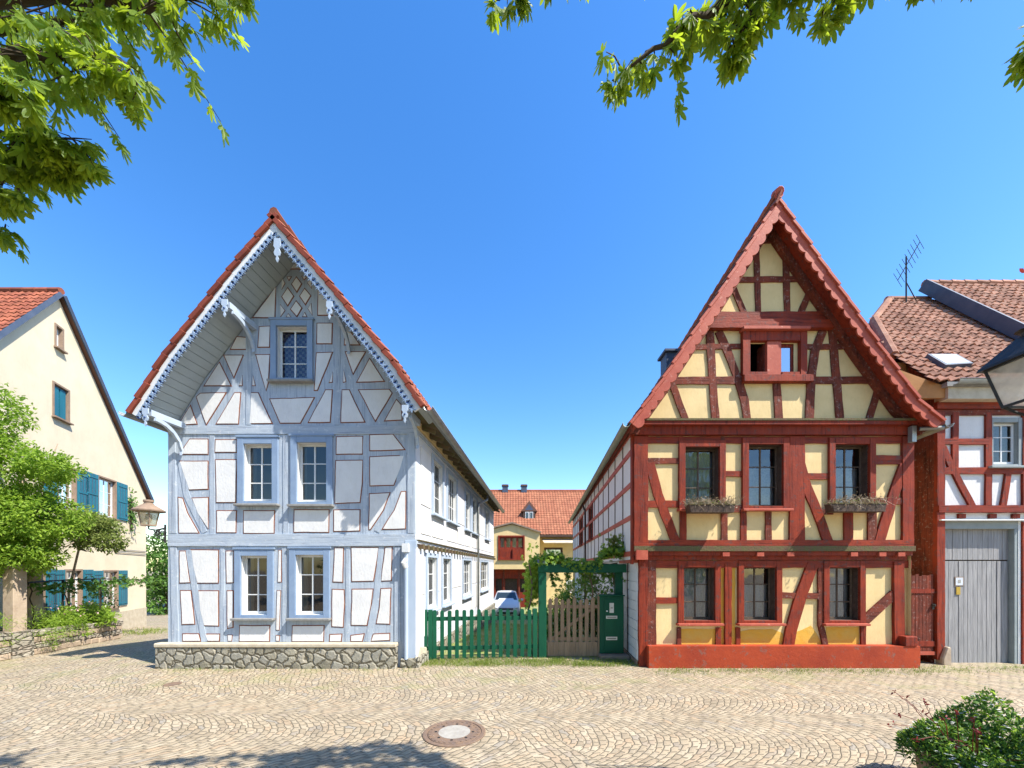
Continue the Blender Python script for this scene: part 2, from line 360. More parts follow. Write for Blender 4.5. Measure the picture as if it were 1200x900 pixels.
def brace(mb, F, pts, wd, d, m, step=.25, amp=.006):
    """a hewn timber along a polyline in wall coordinates"""
    if isinstance(m, str) and m + '_h' in M and abs(pts[-1][0] - pts[0][0]) > abs(pts[-1][1] - pts[0][1]): m = m + '_h'
    P = []
    for i in range(len(pts) - 1):
        a = Vector(pts[i]); b = Vector(pts[i + 1]); k = max(1, int((b - a).length / step))
        P += [a.lerp(b, j / k) for j in range(k)]
    P.append(Vector(pts[-1])); L = []; Rr = []
    for i, p in enumerate(P):
        dr = (P[min(i + 1, len(P) - 1)] - P[max(i - 1, 0)]).normalized(); n = Vector((-dr.y, dr.x))
        L.append(tuple(p + n * (wd / 2 + random.uniform(-amp, amp)))); Rr.append(tuple(p - n * (wd / 2 + random.uniform(-amp, amp))))
    F.slab(mb, L + Rr[::-1], 0, d, m)
def window(parent, F, u0, u1, v0, v1, cw, rec, casing, sash, sillm=None, rows=3, cols=2, proud=.03, sash_w=.035, hood=0, curtain='drape', glass='glass', label=None, bar=.022, inner=None, silld=.08):
    """casing, lining, sash bars, sill, glass and what hangs behind it; returns the hole to leave in the wall"""
    c = MB(); i0, i1, j0, j1 = u0 + cw, u1 - cw, v0 + cw * .5, v1 - cw
    F.rect(c, u0, i0, v0, v1, .001, proud, casing); F.rect(c, i1, u1, v0, v1, .001, proud, casing)
    F.rect(c, i0, i1, j1, v1, .001, proud - .002, casing); F.rect(c, i0, i1, v0, j0, .001, proud - .002, casing)
    # lining of the opening
    ln = inner or casing
    for a, b_, e, f in ((i0 - .012, i0 + .004, j0, j1), (i1 - .004, i1 + .012, j0, j1)): F.rect(c, a, b_, e, f, -rec - .04, .0, ln)
    F.rect(c, i0, i1, j1 - .004, j1 + .012, -rec - .04, 0, ln); F.rect(c, i0, i1, j0 - .012, j0 + .004, -rec - .04, 0, ln)
    if hood: F.rect(c, u0 - .03, u1 + .03, v1, v1 + .04, 0, proud + hood, casing)
    w_ = c.build('window', parent, bevel=.004, label=label)
    s_ = MB(); a0, a1, b0, b1 = i0 + .004, i1 - .004, j0 + .004, j1 - .004; d0, d1 = -rec - .03, -rec
    F.rect(s_, a0, a0 + sash_w, b0, b1, d0, d1, sash); F.rect(s_, a1 - sash_w, a1, b0, b1, d0, d1, sash)
    F.rect(s_, a0 + sash_w, a1 - sash_w, b1 - sash_w, b1, d0, d1 - .002, sash); F.rect(s_, a0 + sash_w, a1 - sash_w, b0, b0 + sash_w * 1.3, d0, d1 - .002, sash)
    for k in range(1, cols):
        u = a0 + (a1 - a0) * k / cols; F.rect(s_, u - bar * .75, u + bar * .75, b0 + sash_w, b1 - sash_w, d0, d1 - .005, sash)
    for k in range(1, rows):
        v = b0 + (b1 - b0) * k / rows; F.rect(s_, a0 + sash_w, a1 - sash_w, v - bar / 2, v + bar / 2, d0, d1 - .009, sash)
    s_.build('sash', w_, bevel=.002)
    g = MB(); g.add(F.poly([(a0, b0), (a1, b0), (a1, b1), (a0, b1)], -rec - .018), [(0, 1, 2, 3)], glass); g.build('pane', w_)
    if sillm:
        q = MB(); F.rect(q, u0 - .03, u1 + .03, v0 - .045, v0 + .002, 0, proud + silld, sillm); q.build('sill', w_, bevel=.006)
    if curtain:
        n = 26; spans = [(0, 1)] if curtain in ('check', 'lace') else [(0, random.uniform(.08, .22)), (random.uniform(.76, .92), 1)]
        for s0, s1 in spans:
            q = MB()
            ptsA = []; 
            for k in range(n + 1):
                f = s0 + (s1 - s0) * k / n; u = a0 + (a1 - a0) * f; dd = -rec - .10 + .015 * math.sin(k * 1.9) + .008 * math.sin(k * .7)
                ptsA.append((u, dd))
            top = b1 - .03 if curtain != 'lace' else b0 + (b1 - b0) * random.choice((.66, .97, .97))
            vs = [F.w(u, b0, d) for u, d in ptsA] + [F.w(u, top, d) for u, d in ptsA]
            q.add(vs, [(k, k + 1, n + 2 + k, n + 1 + k) for k in range(n)], curtain)
            q.build('curtain', w_, smooth=True)
    return (i0, i1, j0, j1)
def hole(u0, u1, v0, v1, cw): return (u0 + cw, u1 - cw, v0 + cw * .5, v1 - cw)
def tiles(mb, O, U, V, L, H, p, tw, m, inside=None, lift=.035, arch=.022, jit=.004, roll=True):
    """overlapping clay tiles on the slope O + u U + v V"""
    O = Vector(O); U = Vector(U).normalized(); V = Vector(V).normalized(); Nn = U.cross(V).normalized()
    if Nn.z < 0: Nn = -Nn
    nr = max(1, round(H / p)); nc = max(1, round(L / tw)); p = H / nr; tw = L / nc
    for r in range(nr):
        for c in range(nc):
            u0 = c * tw; v0 = r * p
            if inside and not inside(u0 + tw / 2, v0 + p / 2): continue
            j = random.uniform(-jit, jit); vs = []
            for (vv, hh) in ((v0 - .03 + j * 2, lift + j), (v0 + p * 1.03, .006)):
                for k in range(5):
                    f = k / 4; a = arch * (math.sin(f * math.pi * 2) if roll else (math.sin(f * math.pi)))
                    vs.append(O + U * (u0 + tw * f * 1.0) + V * vv + Nn * (hh + a))
            for k in range(5):
                vs.append(vs[k] - Nn * .03)
            mb.add(vs, [(k, k + 1, 6 + k, 5 + k) for k in range(4)] + [(10 + k, 11 + k, k + 1, k) for k in range(4)], m)
# leaves -------------------------------------------------------------
PAL = [(-90, .06), (-130, .22)]
for a, q in ((198, .40), (165, .68), (127, .92), (90, 1.0), (53, .92), (15, .68), (-18, .40)):
    PAL += [(a + 15, q * .58), (a + 8, q * .84), (a, q), (a - 8, q * .84), (a - 15, q * .58), (a - 18.7, .33)]
PAL += [(-50, .22)]
PAL = sorted([((a + 90) % 360, r_) for a, r_ in PAL])
PALM = [(r_ * math.sin(R(a)), -r_ * math.cos(R(a))) for a, r_ in PAL]
def leaf(mb, p, dirv, nrm, size, m, shape='pal'):
    d = Vector(dirv).normalized(); n = Vector(nrm); n = (n - d * n.dot(d))
    n = n.normalized() if n.length > 1e-3 else d.orthogonal().normalized(); s = d.cross(n); p = Vector(p)
    if shape == 'pal':
        fo = random.uniform(.05, .55); dr_ = random.uniform(-.1, .45); tw = random.uniform(-.25, .25); pts = [p] + [p + s * (x * size) + d * ((y + .1) * size) - n * ((abs(x) * fo + max(y, 0) ** 2 * dr_ + x * y * tw) * size) for x, y in PALM]
        k = len(PALM); mb.add(pts, [(0, 1 + i, 1 + (i + 1) % k) for i in range(k)], m)
    elif shape == 'oval':
        pts = [p, p + d * size * .35 + s * size * .24 - n * size * .05, p + d * size * .75 + s * size * .17, p + d * size - n * size * .12, p + d * size * .75 - s * size * .17, p + d * size * .35 - s * size * .24 - n * size * .05]
        mb.add(pts, [(0, 1, 2, 3), (0, 3, 4, 5)], m)
    else:
        mb.add([p - s * size * .04, p + s * size * .04, p + d * size * .6 + s * size * .03 + n * size * .05, p + d * size + n * size * .2], [(0, 1, 2), (0, 2, 3)], m)
def rv(): return Vector((random.gauss(0, 1), random.gauss(0, 1), random.gauss(0, 1))).normalized()
def crown(mb, blobs, n, size, m, shape='oval', keep=None, hollow=.45):
    """leaf clumps spread through a crown made of overlapping lumps"""
    tot = sum(b[3] ** 2 for b in blobs)
    for (x, y, z, r, sz) in [(b[0], b[1], b[2], b[3], (b[4] if len(b) > 4 else 1)) for b in blobs]:
        k = int(n * r * r / tot)
        ncl = max(3, k // 14)
        for _ in range(ncl):
            q = rv() * r * (hollow + (1 - hollow) * random.random() ** .5); c = Vector((x + q.x, y + q.y, z + q.z * sz))
            out = q.normalized()
            for _ in range(14):
                pp = c + rv() * size * 1.6 * random.random() ** .5
                if keep and not keep(pp): continue
                leaf(mb, pp, out * .5 + rv() * .8 + Vector((0, 0, -.25)), rv() * .6 + Vector((0, 0, .9)), size * random.uniform(.7, 1.25), m, shape)
def rough_line(a, b, n, amp):
    a = Vector(a); b = Vector(b); L = (b - a).length
    return [a.lerp(b, i / n) + (rv() * amp * L if 0 < i < n else Vector()) for i in range(n + 1)]
def g(x, y): return 0.0 if y < 10 else -.07 * (min(y, 27) - 10)
# ------------------------------------------------------------------ ground
def sheet(name, xs, ys, dz, m, label=None):
    mb = MB(); nx, ny = len(xs), len(ys)
    mb.add([(x, y, g(x, y) + dz) for y in ys for x in xs], [(j * nx + i, j * nx + i + 1, (j + 1) * nx + i + 1, (j + 1) * nx + i) for j in range(ny - 1) for i in range(nx - 1)], m)
    o = mb.build(name, org=(0, 0, 0)); o['kind'] = 'structure'; return o
sheet('street', [-300, -60, -30, -15, 0, 15, 30, 60, 300], [-120, -20, 0, 10, 12, 15, 20, 27, 60, 500], 0, 'cobble')
yd = MB()
L0 = lambda Y: -2.0 + .085 * (Y - 8.1); R0 = lambda Y: 2.75 + .078 * (Y - 8.1)
ys = [8.95, 10, 13, 17, 22, 27, 36]
yd.add([p for Y in ys for p in ((L0(Y) if Y < 20.5 else -6, Y, g(0, Y) + .006), (R0(Y) if Y < 24 else 9, Y, g(0, Y) + .006))], [(2 * i, 2 * i + 1, 2 * i + 3, 2 * i + 2) for i in range(len(ys) - 1)], 'yard')
yd.build('courtyard_ground', org=(0, 0, 0))['kind'] = 'structure'
# ================================================================== BLUE AND WHITE HOUSE
K1 = .085
bh = thing('timber_house', 'half timbered house painted pale blue and white with carved gable trim and rubble stone base', 'house', (-4.6, 8.1, 0))
F1 = Fr((0, 8.1, 0), (1, 0, 0), (0, -1, 0))
P1 = lambda pts: [F1.px(x, y) for x, y in pts]
FS = Fr((-2.034, 8.1, 0), (K1, 1, 0), (1, -K1, 0))
sk = lambda Y: K1 * (Y - 8.1)
# roof profile (x, z) at the front wall plane
def verge(pts, Yv, k): return [((x - CX) * Yv / FP - k * (Yv - 8.1), CAMZ + (HY - y) * Yv / FP) for x, y in pts]
prof = verge([(148.5, 481), (190, 414), (265, 316), (321, 249), (366.7, 302), (465, 421), (499, 474)], 7.35, K1)
def off_line(pr, d):
    out = []
    for i, p in enumerate(pr):
        p = Vector(p); a = (p - Vector(pr[i - 1])).normalized() if i else None; b = (Vector(pr[i + 1]) - p).normalized() if i < len(pr) - 1 else None
        na = Vector((a.y, -a.x)) if a else None; nb = Vector((b.y, -b.x)) if b else None
        if na is None: q = p + nb * d
        elif nb is None: q = p + na * d
        else: q = p + (na + nb) * (d / max(.3, 1 + na.dot(nb)))
        out.append((q.x, q.y))
    return out
def strip(mb, pr, d0, d1, y0, y1, k, m):
    A = off_line(pr, d0); B = off_line(pr, d1)
    for i in range(len(pr) - 1):
        q = [A[i], A[i + 1], B[i + 1], B[i]]
        mb.hexa([(x + k * (y0 - 8.1), y0, z) for x, z in q], [(x + k * (y1 - 8.1), y1, z) for x, z in q], m)
def gable_roof(parent, pr, k, y0, y1, tilem, deckm, tp=.30, tw=.21, apex=3, deck=(.05, .10), label=None):
    r = MB(); strip(r, pr, deck[0], deck[1], y0 + .02, y1, k, deckm)
    for i in range(len(pr) - 1):
        a = Vector(pr[i]); b = Vector(pr[i + 1])
        lo, hi = (a, b) if i < apex else (b, a)
        O = (lo.x + k * (y0 - 8.1), y0, lo.y); Vv = Vector((hi.x - lo.x, 0, hi.y - lo.y)); H = Vv.length
        Nn = Vector((-(hi.y - lo.y), 0, hi.x - lo.x)).normalized(); Nn = Nn if Nn.z > 0 else -Nn
        O = Vector(O) - Nn * .05
        tiles(r, O, (k, 1, 0), Vv, (y1 - y0) * math.sqrt(1 + k * k), H, tp, tw, 'darktile' if i < apex else tilem)
    ax, az = pr[apex]
    n = int((y1 - y0) / .36)
    for i in range(n):     # ridge tiles
        Y = y0 - .02 + i * (y1 - y0) / n; xx = ax + k * (Y - 8.1)
        r.tube([(xx, Y, az + .01), (xx + .03, Y + .40, az - .01)], [.085, .075], tilem, 8)
    return r.build('roof', parent, label=label)
rf = gable_roof(bh, prof, K1, 7.35, 20.6, 'tile', 'soffit', .28, .2)
# verge tiles: stepped red edge
vt = MB()
def verge_tiles(mb, pr, apex, d0, d1, y0, y1, k, m, pitch=.29):
    for seg in (range(0, apex), range(apex, len(pr) - 1)):
        for i in seg:
            a = Vector(pr[i]); b = Vector(pr[i + 1]); L = (b - a).length; n = max(1, round(L / pitch)); t_ = (b - a).normalized(); nn = Vector((t_.y, -t_.x))
            for j in range(n):
                s0 = a + t_ * (L * j / n - .012); s1 = a + t_ * (L * (j + 1) / n + .012)
                low, high = (0, 1) if i < apex else (1, 0)
                e = [-.012, .016]
                q = [s0 + nn * (d0 + e[low]), s1 + nn * (d0 + e[high]), s1 + nn * (d1 + e[high]), s0 + nn * (d1 + e[low])]
                mb.hexa([(p.x + k * (y0 - 8.1), y0 - (.012 * (j % 2)), p.y) for p in q], [(p.x + k * (y1 - 8.1), y1, p.y) for p in q], m)
verge_tiles(vt, prof, 3, .035, .125, 7.30, 7.36, K1, 'verge')
vt.build('verge_tiles', rf, bevel=.006)
bb = MB(); strip(bb, prof, .12, .26, 7.345, 7.385, K1, 'wwhite')
bgb = bb.build('bargeboard', rf, bevel=.004)
# fretwork along the lower edge of the bargeboard
fw = MB(); A = off_line(prof, .27)
for i in range(len(prof) - 1):
    a = Vector(A[i]); b = Vector(A[i + 1]); L = (b - a).length; n = max(1, round(L / .115)); t_ = (b - a).normalized(); nn = Vector((t_.y, -t_.x))
    for j in range(n):
        c = a + t_ * (L * (j + .5) / n)
        def P(u, v): q = c + t_ * u + nn * v; return q
        for shape in ([(-.052, -.05), (-.03, -.055), (.0, -.012), (.03, -.055), (.052, -.05), (.020, .0), (.052, .035), (.035, .05), (.010, .022), (0, .09), (-.010, .022), (-.035, .05), (-.052, .035), (-.020, .0)],):
            f = [P(u, v) for u, v in shape]
            fw.prism([(q.x + K1 * (7.33 - 8.1), 7.332, q.y) for q in f], [(q.x + K1 * (7.35 - 8.1), 7.352, q.y) for q in f], 'bluetrim')
        c2 = a + t_ * (L * j / n)
        f = [c2 + t_ * u + nn * v for u, v in ((-.014, -.055), (.014, -.055), (.022, .0), (0, .05), (-.022, .0))]
        fw.prism([(q.x - .06, 7.345, q.y) for q in f], [(q.x - .06, 7.365, q.y) for q in f], 'deepblue')
fw.build('fretwork', rf)
# soffit: painted boards under the overhang
sf = MB(); B = off_line(prof, .19)
for i in range(len(prof) - 1):
    a = Vector(B[i]); b = Vector(B[i + 1]); L = (b - a).length; n = max(1, round(L / .17)); t_ = (b - a).normalized(); nn = Vector((t_.y, -t_.x))
    for j in range(n):
        s0 = a + t_ * (L * j / n + .004); s1 = a + t_ * (L * (j + 1) / n - .004); q = [s0, s1, s1 - nn * .02, s0 - nn * .02]
        sf.hexa([(p.x + K1 * (7.39 - 8.1), 7.39, p.y) for p in q], [(p.x, 8.1, p.y) for p in q], 'soffit')
strip(sf, prof, .10, .165, 7.39, 8.1, K1, 'soffit')
sf.build('soffit', rf)
# gable wall outline under the roof
ul = off_line(prof, .20)
def clip_x(line, x):
    for i in range(len(line) - 1):
        (a, b), (c, d) = line[i], line[i + 1]
        if a <= x <= c: f = (x - a) / (c - a); return (x, b + (d - b) * f)
xl, xr = -7.254, -2.034
eL = (xl, ul[0][1]) if ul[0][0] > xl else clip_x(ul, xl)
outer = [(xl, -.6), (xr, -.6), clip_x(ul, xr)] + [p for p in reversed(ul) if xl < p[0] < xr] + [eL]
wins1 = [(P1([(279.4, 591)])[0], P1([(326.9, 513.2)])[0], 'drape'), (P1([(341.5, 591.8)])[0], P1([(390.5, 511.7)])[0], 'drape'),
         (P1([(276, 724)])[0], P1([(321.4, 644)])[0], 'drape'), (P1([(340, 724)])[0], P1([(387, 643)])[0], 'drape'),
         (P1([(318, 447)])[0], P1([(367.3, 376)])[0], 'check')]
holes = []
wall_mb = MB()
for k, (a, b, cu) in enumerate(wins1): holes.append(hole(a[0], b[0], a[1], b[1], .13))
wall(wall_mb, F1, outer, holes, 0, 'blue')
# side wall, back wall, far side
side_holes = []
sw = []
for x0, x1 in ((505.5, 519.5), (523, 535.5), (544.3, 551.3), (552.6, 559), (567.8, 573)): sw.append((FS.px(x0, 600)[0], FS.px(x1, 600)[0], 3.40, 4.86))
for x0, x1 in ((498.5, 512.5), (517, 528.5), (541.5, 552), (562.5, 572)): sw.append((FS.px(x0, 600)[0], FS.px(x1, 600)[0], 1.08, 2.44))
LS = 12.4 * math.sqrt(1 + K1 * K1)
for q in sw: side_holes.append(hole(*q, .10))
wall(wall_mb, FS, [(0, -1.6), (LS, -1.6), (LS, 5.35), (0, 5.35)], side_holes, 0, 'sidewhite')
FB = Fr((0, 20.5, 0), (1, 0, 0), (0, 1, 0))
wall(wall_mb, FB, [(x + sk(20.5), z) for x, z in outer[:1]] + [(x + sk(20.5), z) for x, z in outer[1:]], [], 0, 'sidewhite')
wall_mb.add([(xl, 8.1, -.6), (xl + sk(20.5), 20.5, -1.6), (xl + sk(20.5), 20.5, 5.3), (xl, 8.1, 5.3)], [(0, 1, 2, 3)], 'blue')
wb = wall_mb.build('wall', bh)
# white plaster panels with red-brown outlines
PAN = """346,303 354.7,315 338.7,315|347.6,325.3 353.3,332.7 348,342 342.3,333.3|337.3,338 344,347.3 337.3,358 330.7,348|357.3,338.7 364,346.7 358,356.7 351.7,347.3|347.3,353.3 353.7,361.3 348,370.7 341,362.7|330.7,326 334,332 330.3,339.3|336.7,324.7 341.3,324.7 338.7,328.7|328.7,357.3 334,364 329,371.3|336,371.5 338,368 341.3,372|354,324 359.3,324.7 356.4,328|364.7,326.7 365.3,338 360.7,332|364.7,356 366,369.3 361,362|357.3,366.7 359.7,371.3 355,371.3|323.3,336.7 322,372 297.3,372|373.3,337 384,352 391,369.3 372.7,369.3|304.4,383.3 316.7,382.7 315.8,406.7 302.7,406.7|372,379.3 389.3,379.3 388.7,402.7 371.7,402.7|278,395 288.7,396 288.7,409.3 270.7,409.3|405.3,381.3 421.3,404 404,404|263,416.7 284.7,416.7 274.3,442|300.4,416 316.4,416 314.5,448 312,457.3|257.3,425.3 270.7,452 240,452|284,440 284,452 280.7,452|296.7,440.7 299.3,452 296,452|371.3,414 389.3,413.3 372,457.3 368.7,457.3|405.3,412.7 428,412.7 414,438|433.3,420.7 450,446.7 418.7,447.7|390,436 389.6,448 386,448.3|402.7,433.3 405.3,447.3 402.4,448|241,440 218.7,471 208,488 208,482|223.3,476 230.7,496.7 210,498|230.7,465.3 235.3,461.3 264.7,460.7 242,497.3|275.3,460.7 282,460.7 279.3,496.7 254,496.7|294.7,460.7 302.7,460.7 318.7,496 292.7,496.3|316.7,468 368,466.4 352,495.7 328.7,495.7|382,457.3 389.3,457.3 386.7,494.7 362,495|401.3,457.3 409.3,457.3 427.3,494.4 400,495|420.7,457.3 456,456.7 459.3,460.7 440,493.3|464.7,468.7 470,474.7 471,492 451.3,493|222.7,515 243.7,515 243.7,532.2 211,532.2|211,540.7 243.7,540.7 243.7,573 221.9,573.9|209.4,583.2 214,584 219.5,601 232.8,624.4 210.2,624.4|225.5,584 244,583.2 244,619 232,601|253,515.6 277.6,515.6 277.6,529.9 252.5,529.9|253,539.2 277.6,539.2 276,588.6 254,588.6|254.5,598.8 277,598.8 276.3,624 254.5,624|286,598.8 321.7,598.8 321,624.7 286,624.7|345.4,597.7 385.4,597.7 385,623.6 345,623.6|394.7,512.4 425,511.7 424.8,531.9 394.4,532.2|394,540.1 425,539.7 424.3,566.9 421.7,588.7 393,589.9|391.6,598 421.7,597.7 421.3,621.8 391.6,622.4|433.8,510 460.5,509.3 474,526.7 433.8,528|433.8,535.8 473.4,534.2 469,549.8 461.3,568.4 434,569.2|433.3,579 456.6,577.8 449,598 434,620.5 432.5,620.5|470.6,576.5 475.3,576.2 475,619.4 448.6,620 462.5,598|211,646 217.4,646 222.7,682.5 211,682.9|224.5,644.6 256,645 255.6,683 231.6,683 227,664|265.4,646 274,646 274,682.5 266,682.9|212,692.3 223.6,692.3 228,731 213.8,731.4|233,692.6 256,692.6 256,733.2 239.6,732.8 235,715|266.7,692.6 273.4,692.6 272.9,735 267.2,735.9|214.7,743 232.8,743 235,751 214.7,751|240.5,743.3 257.4,743.3 256.9,751 244,751|267.2,744.2 272.2,744.2 271.6,751 267.5,751|281.4,733.2 316,733.2 315.6,751.5 281,751.5|326.8,645 329.8,645 329.5,682 325.9,682|325,692.3 329,692.3 327.3,738.2 323.8,738.2|323.8,744.8 327.7,744.8 327.3,751 323.8,751|343.2,733.5 379.5,733.2 379,751.5 342.7,751.5|392.5,642.5 402.3,642.5 401.4,682 390.7,681.6|389.8,690.8 403,691.4 403.7,706.5 402,734.6 389.4,734|387,743.9 400.5,743.3 399.6,751.5 386.6,751.5|412,641.6 443.5,642 437.5,680.7 412.6,681.2|413,690.8 437,690.5 434.6,710 429.8,732.6 412,732.3|411.7,744.8 426.6,743 424.5,751.3 411.5,751.3|451.7,641.6 459.2,641 458.3,680.2 447,680.7|446.7,690.1 458,689.6 456.5,731 441.4,730.5 445,712|437.8,743.3 456.5,742.4 456.5,750 435.2,751"""
pn = MB()
for k, s in enumerate(PAN.split('|')):
    q = P1([tuple(map(float, a.split(','))) for a in s.split()])
    small = max(a for a, b in q) - min(a for a, b in q) < .12
    q = rough_poly(q, .22 if not small else 9, .006)
    F1.slab(pn, offset_poly(q, .016 if not small else .009), 0, .006, 'outline')
    F1.slab(pn, offset_poly(q, -.004), .001, .013, 'white')
pn.build('plaster_panels', wb); pn = MB()
# panels of the side wall: thin outlined fields between the windows
us = sorted(q[0] for q in sw[:5])
def side_panel(u0, u1, v0, v1):
    q = rough_poly([(u0, v0), (u1, v0), (u1, v1), (u0, v1)], .4, .006)
    FS.slab(pn, offset_poly(q, .012), 0, .005, 'cream'); FS.slab(pn, q, .001, .014, 'white')
edges = [0.28] + [x for q in sw[:5] for x in (q[0], q[1])] + [LS - .2]
for i in range(0, len(edges), 2):
    if edges[i + 1] - edges[i] > .35:
        n = max(1, int((edges[i + 1] - edges[i]) / .9)); s_ = (edges[i + 1] - edges[i]) / n
        for j in range(n):
            a, b = edges[i] + s_ * j + .06, edges[i] + s_ * (j + 1) - .06
            side_panel(a, b, 3.5, 4.75); side_panel(a, b, 2.85, 3.3)
        pn.build('side_panels', wb); pn = MB()
for q in sw[:5]: side_panel(q[0] + .05, q[1] - .05, 2.85, 3.3); pn.build('side_panels', wb); pn = MB()
edges = [0.30] + [x for q in sw[5:] for x in (q[0], q[1])] + [LS - .2]
for i in range(0, len(edges), 2):
    n = max(1, int((edges[i + 1] - edges[i]) / .9)); s_ = (edges[i + 1] - edges[i]) / n
    for j in range(n):
        a, b = edges[i] + s_ * j + .06, edges[i] + s_ * (j + 1) - .06
        if b - a > .1: side_panel(a, b, 1.5, 2.3); side_panel(a, b, .55, 1.4)
    if pn.v: pn.build('side_panels', wb); pn = MB()
# proud beams and corner post
tb = MB()
def hb(F, x0, x1, y0, y1, d, m, mb): (u0, v0), (u1, v1) = F.px(x0, y1), F.px(x1, y0); brace(mb, F, [(u0, (v0 + v1) / 2), (u1, (v0 + v1) / 2)], v1 - v0, d, m)
hb(F1, 197.5, 487, 499, 509, .022, 'blue', tb); hb(F1, 197.5, 487, 626, 640, .03, 'blue', tb)
brace(tb, F1, P1([(202, 512), (203, 625)]), .15, .018, 'blue'); brace(tb, F1, P1([(482, 492), (482, 625)]), .15, .019, 'blue')
brace(tb, F1, P1([(204, 641), (206, 753)]), .14, .018, 'blue'); brace(tb, F1, P1([(466, 641), (466, 752)]), .12, .016, 'blue')
for xa in (249, 335, 428.5): brace(tb, F1, P1([(xa, 510), (xa, 626)]), .10, .007 + .0011 * (xa % 7), 'blue')
for xa in (261, 333.5, 407.5): brace(tb, F1, P1([(xa, 641), (xa, 752)]), .085, .008 + .0011 * (xa % 7), 'blue')
for xa in (291.5, 395.5): brace(tb, F1, P1([(xa, 380), (xa, 498)]), .11, .009 + .001 * (xa % 5), 'blue')
for p in ([(212, 541), (219, 580), (240, 624)], [(473, 530), (466, 575), (442, 623)], [(221, 645), (232, 710), (240, 752)], [(447, 641), (441, 700), (431, 752)]): brace(tb, F1, P1(p), .12, .0075 + random.random() * .004, 'blue', .3, .008)
# side band with beam ends
FS.rect(tb, 0, LS, 2.60, 2.66, 0, .05, 'sidewhite'); FS.rect(tb, 0, LS, 5.08, 5.25, 0, .06, 'yellow'); FS.rect(tb, 0, LS, 4.95, 5.0, 0, .04, 'bluelight')
for k in range(34):
    u = .15 + k * LS / 34; FS.rect(tb, u, u + .13, 2.50, 2.60, 0, .11 + .01 * random.random(), 'moss')
FS.rect(tb, 0, LS, 2.665, 2.69, 0, .09, 'moss')
tb.build('timber_frame', wb, bevel=.005)
cp = MB(); a = F1.px(468, 760); b = F1.px(487.5, 632)
F1.rect(cp, a[0] + .13, b[0] + .02, .02, b[1] - .02, .0, .045, 'bluelight'); FS.rect(cp, -.045, .32, .25, 2.5, 0, .03, 'sidewhite')
cp.build('corner_board', wb, bevel=.006)
pl = MB()
x0 = F1.px(188.5, 0)[0]; x1 = F1.px(466.5, 0)[0]
F1.rect(pl, x0, x1, -.3, .44, 0, .15, 'rubble'); F1.rect(pl, x0 - .01, x1 + .01, .44, .53, 0, .17, 'cream')
F1.rect(pl, x1 + .07, xr + .09, -.3, .20, 0, .10, 'rubble'); FS.rect(pl, -.09, LS, -1.6, .22, 0, .10, 'rubble')
pl.add([(x0, 8.1, -.3), (x0, 8.1, .44), (x0 + .9, 18, .44), (x0 + .9, 18, -1.5)], [(0, 1, 2, 3)], 'rubble')
FS.slab(pl, [(-.08, .2), (1.0, .2), (.1, .42)], .0, .06, 'cream')
pl.build('stone_plinth', wb, bevel=.02)
iw = MB(); F1.rect(iw, xl + .1, xr - .3, -.3, 4.9, -.75, -.7, 'dark'); F1.rect(iw, -5.5, -3.4, 4.95, 6.9, -.75, -.7, 'dark'); FS.rect(iw, .8, LS - .3, -1.2, 5.0, -.75, -.7, 'dark'); iw.build('room_shade_sheet', bh)  # dark sheets added behind the windows; their colour makes the rooms look unlit
for k, (a, b, cu) in enumerate(wins1):
    window(bh, F1, a[0], b[0], a[1], b[1], .13 if k < 4 else .12, .10, 'bluetrim', 'wwhite', 'greywood', 3, 2, .045, .045, .015, cu, inner='wwhite',
           label='gable window with purple checked curtain' if k == 4 else None)
for k, q in enumerate(sw):
    window(bh, FS, q[0], q[1], q[2], q[3], .10, .07, 'bluelight', 'wwhite', 'bluelight', 3, 2 if q[1] - q[0] < 1.2 else 4, .035, .04, .0, 'drape', inner='wwhite')
# brackets carrying the overhang
def bracket(X, Z, drop):
    b = MB(); k = -.064
    b.hexa([(X - .05 + k, 7.40, Z), (X + .05 + k, 7.40, Z), (X + .05 + k, 7.40, Z + .12), (X - .05 + k, 7.40, Z + .12)], [(X - .05, 8.1, Z), (X + .05, 8.1, Z), (X + .05, 8.1, Z + .12), (X - .05, 8.1, Z + .12)], 'bluelight')
    pts = []; n = 9
    for i in range(n + 1):
        a = i / n * math.pi / 2; pts.append((7.47 + .60 * math.sin(a) ** 1.0, Z - drop * (1 - math.cos(a))))
    up = [(y, z) for y, z in pts]; lo = [(y - .02 - .02 * (i % 2), z - .075) for i, (y, z) in enumerate(pts)]
    poly = up + lo[::-1]
    b.prism([(X - .03, y, z) for y, z in poly], [(X + .03, y, z) for y, z in poly], 'bluelight')
    pen = [(-.07, .14), (.07, .14), (.075, .02), (.04, -.02), (.07, -.08), (.05, -.14), (.015, -.15), (.03, -.21), (0, -.27), (-.03, -.21), (-.015, -.15), (-.05, -.14), (-.07, -.08), (-.04, -.02), (-.075, .02)]
    b.prism([(X + k + u * .85, 7.318, Z + v * .85) for u, v in pen], [(X + k + u * .85, 7.342, Z + v * .85) for u, v in pen], 'bluelight')
    b.lathe((X + k, 7.305, Z - .06), [(.001, -.012), (.018, -.012), (.018, .012), (.001, .012)], 'deepblue', 8)
    b.build('bracket', bh, bevel=.004)
for X, Z, dr in ((-5.42, 7.10, .42), (-3.42, 7.06, .42), (-6.93, 5.02, .5), (-1.98, 5.08, .42)): bracket(X, Z, dr)
pd = MB(); pen = [(-.06, .2), (.06, .2), (.07, .05), (.04, 0), (.065, -.07), (.045, -.13), (.015, -.14), (.03, -.2), (0, -.26), (-.03, -.2), (-.015, -.14), (-.045, -.13), (-.065, -.07), (-.04, 0), (-.07, .05)]
